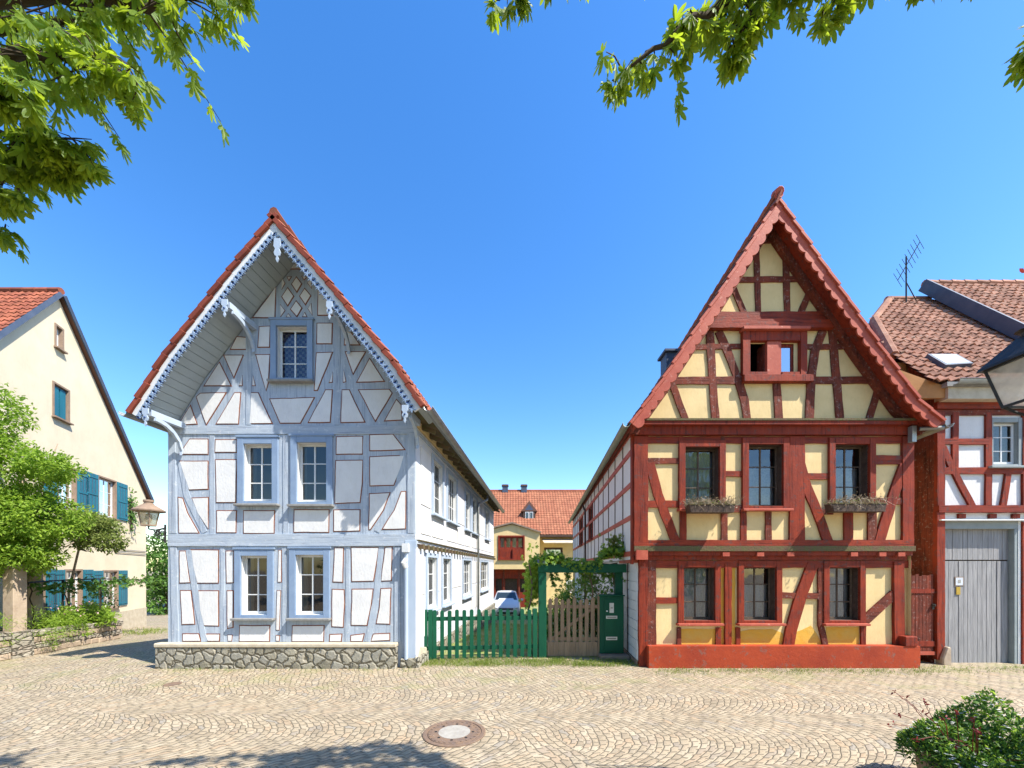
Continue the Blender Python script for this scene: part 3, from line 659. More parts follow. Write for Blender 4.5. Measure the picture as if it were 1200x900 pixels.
pd.prism([(-4.48 + u, 7.318, 8.18 + v) for u, v in pen], [(-4.48 + u, 7.345, 8.18 + v) for u, v in pen], 'bluelight'); pd.build('pendant', rf, bevel=.003)
# gutters and downpipes
gt = MB(); ex = prof[-1][0]; ez = prof[-1][1]
def gutter(mb, p0, p1, r, m):
    p0 = Vector(p0); p1 = Vector(p1); d = (p1 - p0).normalized(); s = d.cross(Vector((0, 0, 1))).normalized(); n = 9; vs = []
    for p in (p0, p1):
        for rr in (r, r - .006):
            for i in range(n): a = math.pi * i / (n - 1); vs.append(p + s * math.cos(a) * rr - Vector((0, 0, 1)) * math.sin(a) * rr)
    f = []
    for base in (0, n):
        f += [(base + i, base + i + 1, 2 * n + base + i + 1, 2 * n + base + i) for i in range(n - 1)]
    f += [(i, i + 1, n + i + 1, n + i) for i in range(n - 1)]
    mb.add(vs, f, m); 
    mb.tube([p0 + s * r, p1 + s * r], .011, m, 6); mb.tube([p0 - s * r, p1 - s * r], .011, m, 6)
gutter(gt, (ex + .05 + sk(7.33), 7.33, ez - .05), (ex + .05 + sk(20.6), 20.6, ez - .12), .085, 'zinc')
gt.build('gutter', bh, smooth=True)
gt = MB(); gutter(gt, (prof[0][0] - .06 + sk(7.33), 7.33, prof[0][1] - .03), (prof[0][0] - .06 + sk(20.6), 20.6, prof[0][1] - .1), .085, 'zinc'); gt.build('gutter', bh, smooth=True)
rfe = MB()
for k in range(22):   # rafter ends under the right eaves
    u = .25 + k * (LS / 22); a = FS.w(u, 5.16, .0); b = FS.w(u, 5.02, .36); rfe.beam(a, b, .07, .09, 'moss')
FS.rect(rfe, -.6, LS, 5.20, 5.22, .0, .34, 'moss')
rfe.build('rafter_ends', rf)
dp = MB(); u = FS.px(557.5, 600)[0]
pa = [FS.w(u + .6, 5.05, .38), FS.w(u + .55, 4.85, .36), FS.w(u, 4.62, .12), FS.w(u, 4.4, .10), FS.w(u, -.9, .10)]
dp.tube(pa, .045, 'zinc', 10); dp.build('downpipe', bh, smooth=True)
dp = MB(); q = F1.px(477, 660); dp.tube([F1.w(q[0], 2.55, .07), F1.w(q[0], .18, .07)], .04, 'bluelight', 10)
F1.rect(dp, q[0] - .07, q[0] + .06, 2.42, 2.60, .0, .14, 'wwhite'); dp.tube([F1.w(q[0], 2.28, .07), F1.w(q[0] - .05, 2.2, .11), F1.w(q[0], 2.1, .07)], .05, 'wwhite', 8)
dp.build('downpipe', bh, label='pale blue corner downpipe with white bracket', smooth=False)
# ================================================================== RED AND YELLOW HOUSE
K2 = .078
rh = thing('timber_house', 'half timbered house with yellow plaster, red beams, scalloped bargeboard and a jettied upper floor', 'house', (5.5, 8.1, 0))
F2 = F1; FG = Fr((0, 8.20, 0), (1, 0, 0), (0, -1, 0))    # lower storey set back
FR = Fr((2.56, 8.1, 0), (K2, 1, 0), (-1, K2, 0))
prof2 = verge([(737, 494), (775, 441), (840, 342), (912, 227), (962, 300), (1030, 399), (1078, 465), (1107, 491)], 7.68, K2)
KR = 0.02
rf2 = gable_roof(rh, prof2, K2, 7.68, 23.8, 'tile', 'red', .26, .2, 3, (.05, .12))
vt = MB(); verge_tiles(vt, prof2, 3, .025, .085, 7.645, 7.69, K2, 'barge', .33); vt.build('verge_tiles', rf2, bevel=.006)
# scalloped bargeboard
bb = MB(); A = off_line(prof2, .08); B = off_line(prof2, .215)
def scallop(mb, A, B, apex, y0, y1, k, m, pitch=.235, amp=.06):
    for i in range(len(A) - 1):
        a0, a1, b0, b1 = Vector(A[i]), Vector(A[i + 1]), Vector(B[i]), Vector(B[i + 1]); L = (b1 - b0).length; n = max(1, round(L / pitch)); t_ = (b1 - b0).normalized(); nn = Vector((t_.y, -t_.x))
        for j in range(n):
            pts = [a0.lerp(a1, j / n), a0.lerp(a1, (j + 1) / n)]
            for h in range(6, -1, -1):
                f = h / 6; pts.append(b0.lerp(b1, (j + f) / n) + nn * amp * math.sin(math.pi * f) ** .7)
            mb.prism([(p.x + k * (y0 - 8.1), y0, p.y) for p in pts], [(p.x + k * (y1 - 8.1), y1, p.y) for p in pts], m)
scallop(bb, A, B, 3, 7.675, 7.71, K2, 'barge'); bb.build('bargeboard', rf2)
sp = MB(); strip(sp, prof2, .125, .19, 7.72, 8.1, K2, 'red'); strip(sp, off_line(prof2, .19), 0, .10, 7.95, 8.09, K2, 'redworn'); sp.build('soffit', rf2)
fin = MB(); ax, az = prof2[3]; ax += K2 * (7.66 - 8.1)
fin.tube([(ax, 7.62, az + .0), (ax + .01, 7.78, az + .06)], [.085, .09], 'barge', 10); fin.beam((ax - .10, 7.64, az - .28), (ax + .02, 7.64, az), .05, .1, 'redworn', (0, 1, 0)); fin.build('ridge_cap', rf2, bevel=.01)
# walls
ul2 = off_line(prof2, .17); xl2, xr2 = 2.56, 8.42
eaveZ = F1.px(0, 496)[1]
cutL = min([p for p in [( (eaveZ - ul2[i][1]) / (ul2[i + 1][1] - ul2[i][1]) * (ul2[i + 1][0] - ul2[i][0]) + ul2[i][0]) for i in range(3) if (ul2[i][1] - eaveZ) * (ul2[i + 1][1] - eaveZ) <= 0]] or [xl2])
cutR = max([p for p in [( (eaveZ - ul2[i][1]) / (ul2[i + 1][1] - ul2[i][1]) * (ul2[i + 1][0] - ul2[i][0]) + ul2[i][0]) for i in range(3, 7) if (ul2[i][1] - eaveZ) * (ul2[i + 1][1] - eaveZ) <= 0]] or [xr2])
zj = F1.px(0, 650)[1]
outer = [(xl2, zj), (xr2, zj), (xr2, eaveZ)] + ([(cutR, eaveZ)] if cutR < xr2 else []) + [p for p in reversed(ul2) if p[1] > eaveZ and xl2 < p[0] < xr2] + ([(cutL, eaveZ)] if cutL > xl2 else []) + [(xl2, eaveZ)]
W2u = [(794.6, 848.8, 517, 597), (868.4, 923, 514, 597), (969.4, 1023.6, 514, 597)]
W2l = [(793.5, 843, 657.5, 730), (863.5, 914.5, 657.5, 730), (963, 1011.7, 657.5, 730)]
rw = MB(); hol = []
for a, b, c, d in W2u: (u0, v0), (u1, v1) = F1.px(a, d), F1.px(b, c); hol.append((u0, u1, v0, v1))
gwin = [F1.px(869, 441), F1.px(941.5, 388)]
gh = (F1.px(876, 439), F1.px(930, 403))
wall(rw, F2, outer, [hole(*h, .13) for h in hol] + [(gh[0][0], gh[1][0], gh[0][1], gh[1][1])], 0, 'yellow')
hol2 = []
for a, b, c, d in W2l: (u0, v0), (u1, v1) = FG.px(a, d), FG.px(b, c); hol2.append((u0, u1, v0, v1))
xg0, xg1 = FG.px(748, 0)[0], FG.px(1066, 0)[0]
wall(rw, FG, [(xg0, -.4), (xg1, -.4), (xg1, zj + .05), (xg0, zj + .05)], [hole(*h, .12) for h in hol2], 0, 'yellow')
rw.add([(xl2, 8.1, zj), (xr2, 8.1, zj), (xr2, 8.25, zj), (xl2, 8.25, zj)], [(0, 1, 2, 3)], 'red')
LR = 15.7 * math.sqrt(1 + K2 * K2)
rsw = [(FR.px(695.2, 0)[0], FR.px(690.6, 0)[0], 3.2, 4.55), (FR.px(683, 0)[0], FR.px(679.5, 0)[0], 3.2, 4.55)]
wall(rw, FR, [(0, zj - .1), (LR, zj - .1), (LR, 5.2), (0, 5.2)], [hole(*h, .08) for h in rsw], 0, 'white')
FRl = Fr((xg0, 8.2, 0), (K2, 1, 0), (-1, K2, 0))
wall(rw, FRl, [(0, -1.6), (LR, -1.6), (LR, zj - .1), (0, zj - .1)], [], 0, 'white')
rw.add([(xr2, 8.1, -.3), (xr2 + K2 * 15.7, 23.8, -1.5), (xr2 + K2 * 15.7, 23.8, 5.2), (xr2, 8.1, 5.2)], [(0, 1, 2, 3)], 'yellow')
rw.add([(x + K2 * 15.7, 23.8, z) for x, z in [(xl2, -1.5), (xr2, -1.5)] + [p for p in outer[2:]]], [tuple(range(len(outer)))], 'yellow')
rwo = rw.build('wall', rh)
# bright ochre fields under the lower windows
oc = MB()
for q in ([(797.5, 737), (838, 737), (838, 755), (797.5, 755)], [(866.5, 740), (880, 737.5), (905, 737), (917, 742), (918, 755), (866.7, 755)], [(968, 735), (1006, 735), (1006, 755), (968, 755)], [(844.5, 665), (848.5, 665), (848.5, 755), (844.5, 755)], [(856, 665), (861.5, 665), (861.5, 755), (856, 755)], [(931, 741), (940, 738), (950, 733), (956, 741), (963, 755), (928, 755)]):
    FG.slab(oc, rough_poly([FG.px(x, y) for x, y in q], .15, .01), .001, .006, 'ochre')
oc.build('ochre_patches', rwo)
tb = MB(); cnt = [0]
def tm(F, pts, wpx, m=None, base=.026):
    cnt[0] += 1; m = m or ('red' if cnt[0] % 2 else 'redworn')
    P = [F.px(x, y) for x, y in pts]; brace(tb, F, P, wpx * .018, base + cnt[0] * .00033, m, .2, .006)
G = 'redworn'
tm(F2, [(890, 283), (917, 283)], 5.5, G)
tm(F2, [(885.5, 280), (888.2, 370)], 6.5, G); tm(F2, [(919.6, 280), (922, 370)], 7, G)
tm(F2, [(858, 328.5), (950, 327.5)], 6.5, G); tm(F2, [(857, 333), (873, 371)], 6.5, G); tm(F2, [(953.5, 330), (936, 371)], 7, G)
tm(F2, [(815, 407), (868, 406.5)], 6, G); tm(F2, [(942, 407), (996, 406.5)], 6, G)
tm(F2, [(789, 446.5), (869, 446.2)], 8.5, G); tm(F2, [(944, 446.2), (1027, 446)], 8, G)
tm(F2, [(831.5, 389), (834, 440), (838.3, 496)], 9, G); tm(F2, [(841.5, 389), (852, 412), (866, 450), (872, 470), (875.5, 496)], 9, G)
tm(F2, [(909.5, 450), (912.5, 496)], 9, G); tm(F2, [(974.5, 388), (978, 430), (984, 496)], 9, G)
tm(F2, [(963.5, 388), (954, 412), (949.5, 446), (947.5, 496)], 9.5, G)
tm(F2, [(787, 450), (804.5, 496)], 7.5, G); tm(F2, [(1030, 449), (1016.5, 496)], 7.5, G)
# gable bressumer
tm(F2, [(832, 372.5), (990, 372.5)], 9.5, 'red', .07); tm(F2, [(829, 383), (992, 383)], 10, 'red', .12)
# upper storey
tm(F2, [(742, 516), (1068, 516)], 8, 'red'); tm(F2, [(742, 636.5), (1068, 636.5)], 7, 'red', .05)
tm(F2, [(750.5, 512), (750.5, 636)], 16, 'red', .05); tm(F2, [(1061.5, 512), (1061.5, 636)], 13, 'red', .05)
tm(F2, [(757, 540.5), (796, 540.5)], 6.5); tm(F2, [(757, 591), (796, 591)], 8)
tm(F2, [(761, 543), (770.5, 580), (791.5, 636)], 10.5, 'red', .03)
tm(F2, [(800, 597), (800, 636)], 8); tm(F2, [(848, 597), (848, 636)], 7.5)
tm(F2, [(848, 555.5), (869, 555.5)], 6.5); tm(F2, [(848, 596.5), (869, 596.5)], 8)
tm(F2, [(870.5, 597), (870.5, 636)], 7); tm(F2, [(899.5, 600), (899.5, 636)], 7); tm(F2, [(932.5, 512), (932.5, 636)], 17.5, 'red', .04)
tm(F2, [(936, 541), (944, 570), (958, 604), (969.5, 636)], 11, 'red', .03); tm(F2, [(936, 558.5), (971, 558.5)], 7)
tm(F2, [(958, 600), (975, 600)], 6); tm(F2, [(993, 600), (993, 636)], 10); tm(F2, [(1020.5, 597), (1020.5, 636)], 10)
tm(F2, [(1022, 539.2), (1056, 539.2)], 10); tm(F2, [(1022, 587.5), (1056, 587.5)], 8)
tm(F2, [(1058, 545), (1046, 578), (1028, 636)], 11.5, 'red', .035)
tm(F2, [(846, 512), (846, 597)], 4.5); tm(F2, [(797, 512), (797, 597)], 5)
# lower storey
tm(FG, [(748, 661), (1066, 661)], 9, 'red', .03); tm(FG, [(752.5, 655), (752.5, 782)], 10, 'red', .07); tm(FG, [(762.5, 655), (762.5, 756)], 11, 'redworn', .04)
tm(FG, [(766, 703.5), (795, 703.5)], 7); tm(FG, [(795, 735), (795, 756)], 5); tm(FG, [(841, 735), (841, 756)], 6)
tm(FG, [(852, 660), (852, 756)], 8, 'red', .04); tm(FG, [(864, 735), (864, 756)], 5)
tm(FG, [(915, 697.5), (959, 698.5)], 7); tm(FG, [(951, 661), (938, 695), (925.5, 738), (922.5, 756)], 13, 'red', .035)
tm(FG, [(960.5, 660), (960.5, 732), (966, 756)], 6.5); tm(FG, [(1010, 733), (1010, 756)], 6)
tm(FG, [(1010, 729), (1046, 696)], 10.5, 'redworn', .03); tm(FG, [(1050, 658), (1051, 756)], 12, 'red', .05)
# cornice and jetty mouldings
z = lambda y: F1.px(0, y)[1]
F2.rect(tb, xl2 - .03, xr2 + .02, z(511), z(501), 0, .10, 'red'); F2.rect(tb, xl2 - .05, xr2 + .04, z(501), z(497), 0, .19, 'red'); F2.rect(tb, xl2 - .05, xr2 + .05, z(497) + .002, z(494.5), 0, .21, 'moss')
F2.rect(tb, xl2, xr2 + .02, z(646), z(640), -.15, .075, 'moss'); F2.rect(tb, xl2, xr2, z(651), z(646) - .002, -.15, .03, 'red'); F2.rect(tb, xl2 + .08, xr2 - .05, z(656), z(651) - .002, -.15, -.03, 'red')
for x in (849, 889, 924, 998, 1031, 1053): F2.rect(tb, (x - 4 - 600) * .018, (x + 4 - 600) * .018, z(652), z(647.5), 0, .07, 'barge')
F2.rect(tb, xl2 + .03, xl2 + .27, z(656), z(645), -.1, .11, 'barge'); 
# side rails and posts
for v in (5.0, 4.58, 3.88, 3.18, zj + .03): FR.rect(tb, -.0, LR, v - .055, v + .055, 0, .02 + (v % .01), 'barge')
for k in range(17): u = .02 + k * .98; FR.rect(tb, u, u + .05, zj, 5.0, 0, .016, 'darkwood')
FR.rect(tb, -.03, .09, zj - .2, 5.0, -.0, .045, 'red')
FRl.rect(tb, 0, 1.6, 2.20, 2.36, 0, .09, 'barge')
tbo = tb.build('timber_frame', rwo, bevel=.007)
tb = MB()
for k in range(10): FRl.rect(tb, .06, 1.35, .12 + k * .21, .315 + k * .21, 0, .02 + .002 * (k % 2), 'wwhite')
FRl.rect(tb, .9, .93, 0, 2.2, 0, .035, 'darkwood'); tb.build('plank_cladding', rwo, label='white horizontal planks beside the green letterbox')
pl = MB(); a = FG.px(756, 782); b = FG.px(1067.5, 755); FG.rect(pl, a[0], b[0], -.25, b[1], .0, .20, 'redplinth'); FG.rect(pl, FG.px(1049, 0)[0], FG.px(1063, 0)[0], b[1], b[1] + .20, .0, .22, 'red'); FRl.rect(pl, .02, LR, -1.6, .1, 0, .04, 'stonetrim')
pl.build('plinth', rwo, bevel=.012)
iw = MB(); F2.rect(iw, xl2 + .1, xr2 - .1, zj + .1, 5.1, -.85, -.8, 'dark'); F2.rect(iw, 4.6, 6.4, 5.2, 7.0, -.85, -.8, 'dark'); FG.rect(iw, xg0 + .1, xg1 - .1, -.2, zj - .1, -.75, -.7, 'dark'); iw.build('room_shade_sheet', rh)  # near-black sheets again, painting the room shade behind these windows
for h in hol: window(rh, F2, *h, .13, .13, 'red', 'sashbrown', 'barge', 3, 2, .065, .038, 0, 'lace', 'glass2', inner='darkwood')
for h in hol2: window(rh, FG, *h, .12, .13, 'red', 'sashbrown', 'barge', 3, 2, .065, .038, 0, 'lace', 'glass2', inner='darkwood')
for h in rsw: window(rh, FR, *h, .08, .05, 'red', 'darkwood', 'red', 3, 2, .03, .03, 0, None, 'glass2')
# double gable window, left leaf open
c = MB(); z = lambda y: F1.px(0, y)[1]; X = lambda x: (x - 600) * .018
for a, b, e, f, d in ((867.5, 876, 389, 442, .10), (934.5, 942, 389, 442, .10), (876, 934.5, 390, 402, .095), (896.5, 913, 402, 442, .07)): F2.rect(c, X(a), X(b), z(f), z(e), 0, d, 'red' if a < 890 or a > 920 else 'barge')
F2.rect(c, X(866), X(943), z(391), z(387.5), 0, .17, 'barge'); F2.rect(c, X(876), X(896.5), z(442), z(438), 0, .09, 'red'); F2.rect(c, X(913), X(934.5), z(442), z(438), 0, .09, 'red')
F2.rect(c, X(876), X(878), z(438), z(402), -.25, 0, 'redworn'); F2.rect(c, X(895.5), X(913.5), z(438), z(402), -.25, 0, 'redworn')
gw = c.build('window', rh, bevel=.006, label='double gable window, left leaf standing open')
s = MB()
for a, b, e, f in ((913.5, 916, 403, 438), (928, 932, 403, 438), (916, 928, 403, 406), (916, 928, 435, 438)): F2.rect(s, X(a), X(b), z(f), z(e), -.06, -.02, 'red')
s.build('sash', gw)
s = MB(); s.add(F2.poly([(X(915), z(437)), (X(929), z(437)), (X(929), z(404)), (X(915), z(404))], -.04), [(0, 1, 2, 3)], glassmat('sky reflecting glass', (.3, .35, .4), .55, .02, .05)); s.build('pane', gw)
s = MB(); F2.rect(s, X(868), X(948), z(450), z(442), 0, .13, 'red'); s.build('sill', gw, bevel=.006)
# gutters
gt = MB(); x0, z0 = prof2[0]; gutter(gt, (x0 - .05 + K2 * (7.7 - 8.1), 7.66, z0 - .04), (x0 - .05 + K2 * 15.7, 23.8, z0 - .14), .075, 'patina'); gt.build('gutter', rh, smooth=True)
gt = MB(); FR.rect(gt, -.35, LR, 4.98, 5.16, .06, .085, 'green'); gt.build('fascia', rh, label='green eaves fascia')
gt = MB(); x0, z0 = prof2[-1]; gutter(gt, (x0 + .05, 7.66, z0 - .10), (x0 + .8, 12, z0 - .14), .07, 'zinc'); gt.beam((x0 - .40, 7.95, z0 - .05), (x0 - .40, 7.95, z0 - .38), .09, .09, 'zinc'); gt.tube([(x0, 7.72, z0 - .16), (x0 - .3, 7.9, z0 - .12)], .04, 'zinc', 8); gt.build('gutter', rh, label='short zinc gutter with square outlet at right corner')
dp = MB(); u = FR.px(688.3, 0)[0]; dp.tube([FR.w(u + .5, 4.95, .2), FR.w(u, 4.5, .09), FR.w(u, -.9, .09)], .045, 'darkwood', 8); dp.build('downpipe', rh, smooth=True)
ch = MB(); ch.box(4.95, 5.5, 12.3, 12.8, 7.6, 9.0, 'slate'); ch.box(4.87, 5.58, 12.22, 12.88, 9.0, 9.08, 'slate'); ch.build('chimney', rf2, bevel=.01)
# ================================================================== PALE YELLOW HOUSE
yh = thing('gabled_house', 'pale yellow rendered gabled house with teal shutters at the left', 'house', (-15, 12, 0))
YO = Vector((-16.2, 17.0, 0)); YU = Vector((.378, -1, 0)).normalized()
FY = Fr(YO, YU, (1, .378, 0)); PY = FY.px
ap = PY(67, 346); er = (0, PY(171, 582)[1]); 
tl = (ap[1] - er[1]) / ap[0]
el = (ap[0] * 2 + .3, ap[1] - (ap[0] + .3) * tl * 1.12)
yw = MB(); wy = []
for (x0, y0, x1, y1, kind) in ((62.5, 418, 72.5, 376, 's'), (61, 490, 80.5, 450, 'c'), (113, 609, 134, 558, 'o'), (63, 592, 88, 540, 'o'), (119, 712, 137.5, 669, 'o'), (70, 720, 95, 668, 'o'), (30, 724, 48, 668, 'o')):
    a = PY(x0, y0); b = PY(x1, y1); wy.append((min(a[0], b[0]), max(a[0], b[0]), a[1] if kind else 0, 0, kind, x0, x1, y0, y1))
def yrow(x0, x1, ymid_top, ymid_bot): pass
ywins = []
for (x0, x1, xm, yt, yb, kind) in ((63.5, 74, 69, 382, 409, 's'), (61, 81, 70, 451, 491, 'c'), (114, 136, 125, 560, 607, 'o'), (66, 89, 78, 546, 600, 'o'), (120, 138, 129, 668, 712, 'o'), (75, 96, 86, 667, 716, 'o'), (30, 52, 41, 666, 722, 'o')):
    ua, ub = PY(x0, 0)[0], PY(x1, 0)[0]; v1 = PY(xm, yt)[1]; v0 = PY(xm, yb)[1]; ywins.append((min(ua, ub), max(ua, ub), v0, v1, kind))
wall(yw, FY, [(0, -1.5), (0, er[1]), ap, el, (el[0], -1.5)], [hole(a, b, c, d, .06) for a, b, c, d, k in ywins], 0, 'cream2')
e1 = FY.w(el[0], 0); e0 = FY.w(0, 0); 
yw.add([(e1[0], e1[1], -1.5), (e1[0] - 14, e1[1], -1.5), (e1[0] - 14, e1[1], el[1]), (e1[0], e1[1], el[1])], [(0, 1, 2, 3)], 'cream2')
yw.add([(e0[0], e0[1], -1.5), (e0[0] - 14, e0[1], -1.5), (e0[0] - 14, e0[1], er[1]), (e0[0], e0[1], er[1])], [(3, 2, 1, 0)], 'cream2')
ywo = yw.build('wall', yh)
FY.rect(q := MB(), 0.02, ap[0] * 2, .0, .9, .0, .012, 'stonetrim'); 
pq = MB(); FY.rect(pq, -.0, ap[0] * 2, -1.4, .35, 0, .02, 'cream'); pq.build('base_course', ywo)
yr = MB()
for (lo, hi) in ((er, ap), (el, ap)):
    a = Vector(FY.w(lo[0], lo[1], .12)); b = Vector(FY.w(hi[0], hi[1], .12)); V = b - a; ext = V.normalized() * .3; a2 = a - ext
    U = Vector((-1, 0, 0)); Nn = U.cross(V).normalized(); Nn = Nn if Nn.z > 0 else -Nn
    yr.hexa([a2 + Nn * .0, b, b + Nn * .1, a2 + Nn * .1], [a2 + U * 14, b + U * 14, b + U * 14 + Nn * .1, a2 + U * 14 + Nn * .1], 'darktile')
    tiles(yr, a2 + Nn * .1, U, V, 14, (b - a2).length, .3, .22, 'tile')
    yr.beam(a2 + Nn * .06, b + Nn * .06, .08, .11, 'slate', Nn)
for i in range(36): a = Vector(FY.w(ap[0], ap[1] + .16, .1)) + Vector((-i * .38, 0, 0)); yr.tube([a, a + Vector((-.4, 0, .01))], [.1, .09], 'tile', 8)
yr.build('roof', yh)
for a, b, c, d, k in ywins:
    rows = {'s': 2, 'c': 3, 'o': 3}[k]
    w_ = window(yh, FY, a, b, c, d, .06, .08, 'stonetrim', 'wwhite', 'stonetrim', rows, 2, .03, .05, 0, 'drape' if k == 'o' else None)
    h = d - c; wd = b - a
    if k == 'o':
        for s0, s1 in ((a - wd * .62, a - .02), (b + .02, b + wd * .62)):
            s = MB(); FY.rect(s, s0, s1, c + .02, d - .02, .012, .045, 'teal')
            for v in (c + h * .08, c + h * .5, c + h * .9): FY.rect(s, s0 + .05, s1 - .05, v - .03, v + .03, .045, .06, 'teal')
            for jj in range(1, 4): u = s0 + (s1 - s0) * jj / 4; FY.rect(s, u - .012, u + .012, c + .04, d - .04, .045, .05, 'slate')
            s.build('shutter', yh, bevel=.003)
    if k == 'c':
        s = MB(); FY.rect(s, a + .1, (a + b) / 2 - .03, c + .08, d - .1, -.06, -.03, 'teal'); FY.rect(s, (a + b) / 2 + .03, b - .1, c + .08, d - .1, -.06, -.03, 'teal'); s.build('shutter', yh, label='closed shutters of the attic window')
wr = MB(); 
for y in (643.5, 647): a = PY(134, y); b = PY(170, y + 3); wr.tube([FY.w(a[0], a[1], .03), FY.w(b[0], b[1], .03)], .012, 'slate', 5)
wr.build('cable', yh)
# climbing plant patch high on its wall
c0 = PY(152, 598); hp = thing('hanging_plant', 'small green plant hanging on the pale yellow wall beside the upper teal shutter', 'plant', FY.w(c0[0], c0[1], 0)); iv = MB()
for _ in range(150):
    u = c0[0] + random.gauss(0, .16); v = c0[1] + random.gauss(0, .42); leaf(iv, FY.w(u, v, .05 + random.random() * .12), rv() + Vector((0, 0, -.8)), (1, .3, .3), .14, 'leafg', 'oval')
iv.build('leaves', hp); iv = MB()
for _ in range(6): u = c0[0] + random.uniform(-.15, .15); iv.tube([FY.w(u, c0[1] + .5, .03), FY.w(u + .05, c0[1] - .2, .06), FY.w(u, c0[1] - .8, .04)], .008, 'twig', 4)
iv.build('stems', hp)
# garden wall and raised bed
GW = [(-11.46, 3.0), (-11.46, 9.64), (-12.43, 12.27)]
gw_ = thing('garden_wall', 'low pale stone garden wall holding the raised flower bed', 'wall', (-11.5, 9.6, 0))
mb = MB()
for (a, b) in zip(GW, GW[1:]):
    a = Vector((*a, 0)); b = Vector((*b, 0)); d = (b - a).normalized(); n = Vector((d.y, -d.x, 0)); n = n if n.x > 0 else -n
    L = (b - a).length; k = int(L / .4)
    for c_ in range(4):
        x = 0
        while x < L - .05:
            wd = min(random.uniform(.28, .6), L - x); p = a + d * (x + wd / 2); zz = .0 + c_ * .145
            jd = random.uniform(-.02, .02); q0 = p - d * (wd / 2 - .006) ; q1 = p + d * (wd / 2 - .006)
            gz = g(p.x, p.y)
            mb.hexa([q0 + n * jd + Vector((0, 0, zz + gz)), q1 + n * jd + Vector((0, 0, zz + gz)), q1 - n * .3 + Vector((0, 0, zz + gz)), q0 - n * .3 + Vector((0, 0, zz + gz))],
                    [q0 + n * jd + Vector((0, 0, zz + gz + .138)), q1 + n * jd + Vector((0, 0, zz + gz + .138)), q1 - n * .3 + Vector((0, 0, zz + gz + .138)), q0 - n * .3 + Vector((0, 0, zz + gz + .138))], 'drywall' if c_ % 2 else 'sand')
            x += wd
mb.build('stone_courses', gw_, bevel=.018)
sm = MB(); sm.add([(-11.7, 3, .48), (-11.7, 9.6, .48), (-12.7, 12.2, .40), (-14.4, 12.2, .48), (-12.8, 8, .48), (-11.9, 3, .48)], [(0, 1, 2, 3, 4, 5)], 'soil'); sm.build('soil', gw_)
def bush(name, label, cat, c, blobs, n, size, m, shape='oval', group=None, extra=None, keep=None):
    ORG[0] = c; mb = MB(); crown(mb, [(c[0] + b[0], c[1] + b[1], c[2] + b[2], b[3], b[4] if len(b) > 4 else 1) for b in blobs], n, size, m, shape, keep, .2)
    if extra: extra(mb)
    o = mb.build(name, org=c); tag(o, label, cat, group); return o
inh = lambda p: (p.x - YO.x) + .378 * (p.y - YO.y) > .05
bush('flowering_shrub', 'leafy green perennials spilling over the nearer end of the garden wall', 'plant', (-11.5, 9.3, .5), [(0, 0, .15, .45), (-.1, .7, .15, .4), (-.2, -.7, .15, .45), (.12, .1, -.1, .28), (-.2, -1.5, .2, .45), (-.1, -2.2, .2, .5)], 2600, .11, 'lime', 'blade')
bush('flowering_shrub', 'low green shrub with pink flowers midway along the raised bed', 'plant', (-12.0, 10.4, .5), [(0, 0, .12, .42), (-.3, .5, .15, .4), (.1, -.5, .08, .32), (-.1, .9, .1, .32)], 2200, .10, 'lime', 'oval', None,
     lambda mb: [leaf(mb, (-12.0 + random.gauss(0, .4), 10.3 + random.gauss(0, .5), .8 + random.random() * .4), rv(), (0, 0, 1), .06, 'pink', 'oval') for _ in range(60)])
bush('flowering_shrub', 'dense green shrub at the far end of the garden wall', 'plant', (-12.7, 11.6, .5), [(0, 0, .08, .42), (-.2, -.6, .08, .36), (-.3, .3, .15, .36)], 1800, .10, 'lime', 'oval')
bush('climbing_rose', 'dark climbing rose in front of the lower teal shutter', 'plant', (-13.6, 12.6, .2), [(0, 0, .5, .32), (-.1, .4, .8, .3), (.0, 0, 1.1, .25)], 900, .08, 'leafd', 'oval', keep=inh)
# post of the pergola on the wall
pp = thing('pergola_post', 'square sandstone post standing on the garden wall end', 'post', (-11.62, 8.98, 0))
mb = MB(); mb.box(-11.75, -11.49, 8.85, 9.11, .0, 2.15, 'sand'); mb.build('shaft', pp, bevel=.015)
mb = MB(); mb.box(-11.82, -11.40, 8.78, 9.18, -.02, .62, 'drywall'); mb.build('base', pp, bevel=.02)
# pergola rail with vines
pg = thing('garden_pergola', 'thin iron pergola with vines in front of the pale yellow wall', 'pergola', (-13.0, 12.0, 0))
mb = MB()
for x, y in ((-12.75, 11.9), (-12.4, 10.6)): mb.tube([(x, y, .3), (x, y, 1.75)], .025, 'iron', 6)
mb.tube([(-12.1, 9.6, 1.72), (-12.4, 10.6, 1.75), (-12.75, 11.9, 1.75), (-13.5, 14.6, 1.6)], .02, 'iron', 6); mb.build('frame', pg)
mb = MB()
for _ in range(380):
    f = random.random(); p = Vector((-12.1, 9.6, 1.74)).lerp(Vector((-13.5, 14.6, 1.6)), f); p += Vector((random.gauss(0, .1), random.gauss(0, .1), random.gauss(0, .09) - abs(random.gauss(0, .12)) * (f < .6))); leaf(mb, p, rv() + Vector((0, 0, -.6)), rv() + Vector((0, 0, 1)), .10, 'leafg')
for s0 in (0, .2, .45): a = Vector((-12.1, 9.6, 1.7)).lerp(Vector((-13.5, 14.6, 1.6)), s0); mb.tube(rough_line(a, a + Vector((.05, .1, -1.3)), 6, .04), .014, 'twig', 5)
mb.build('vine', pg)
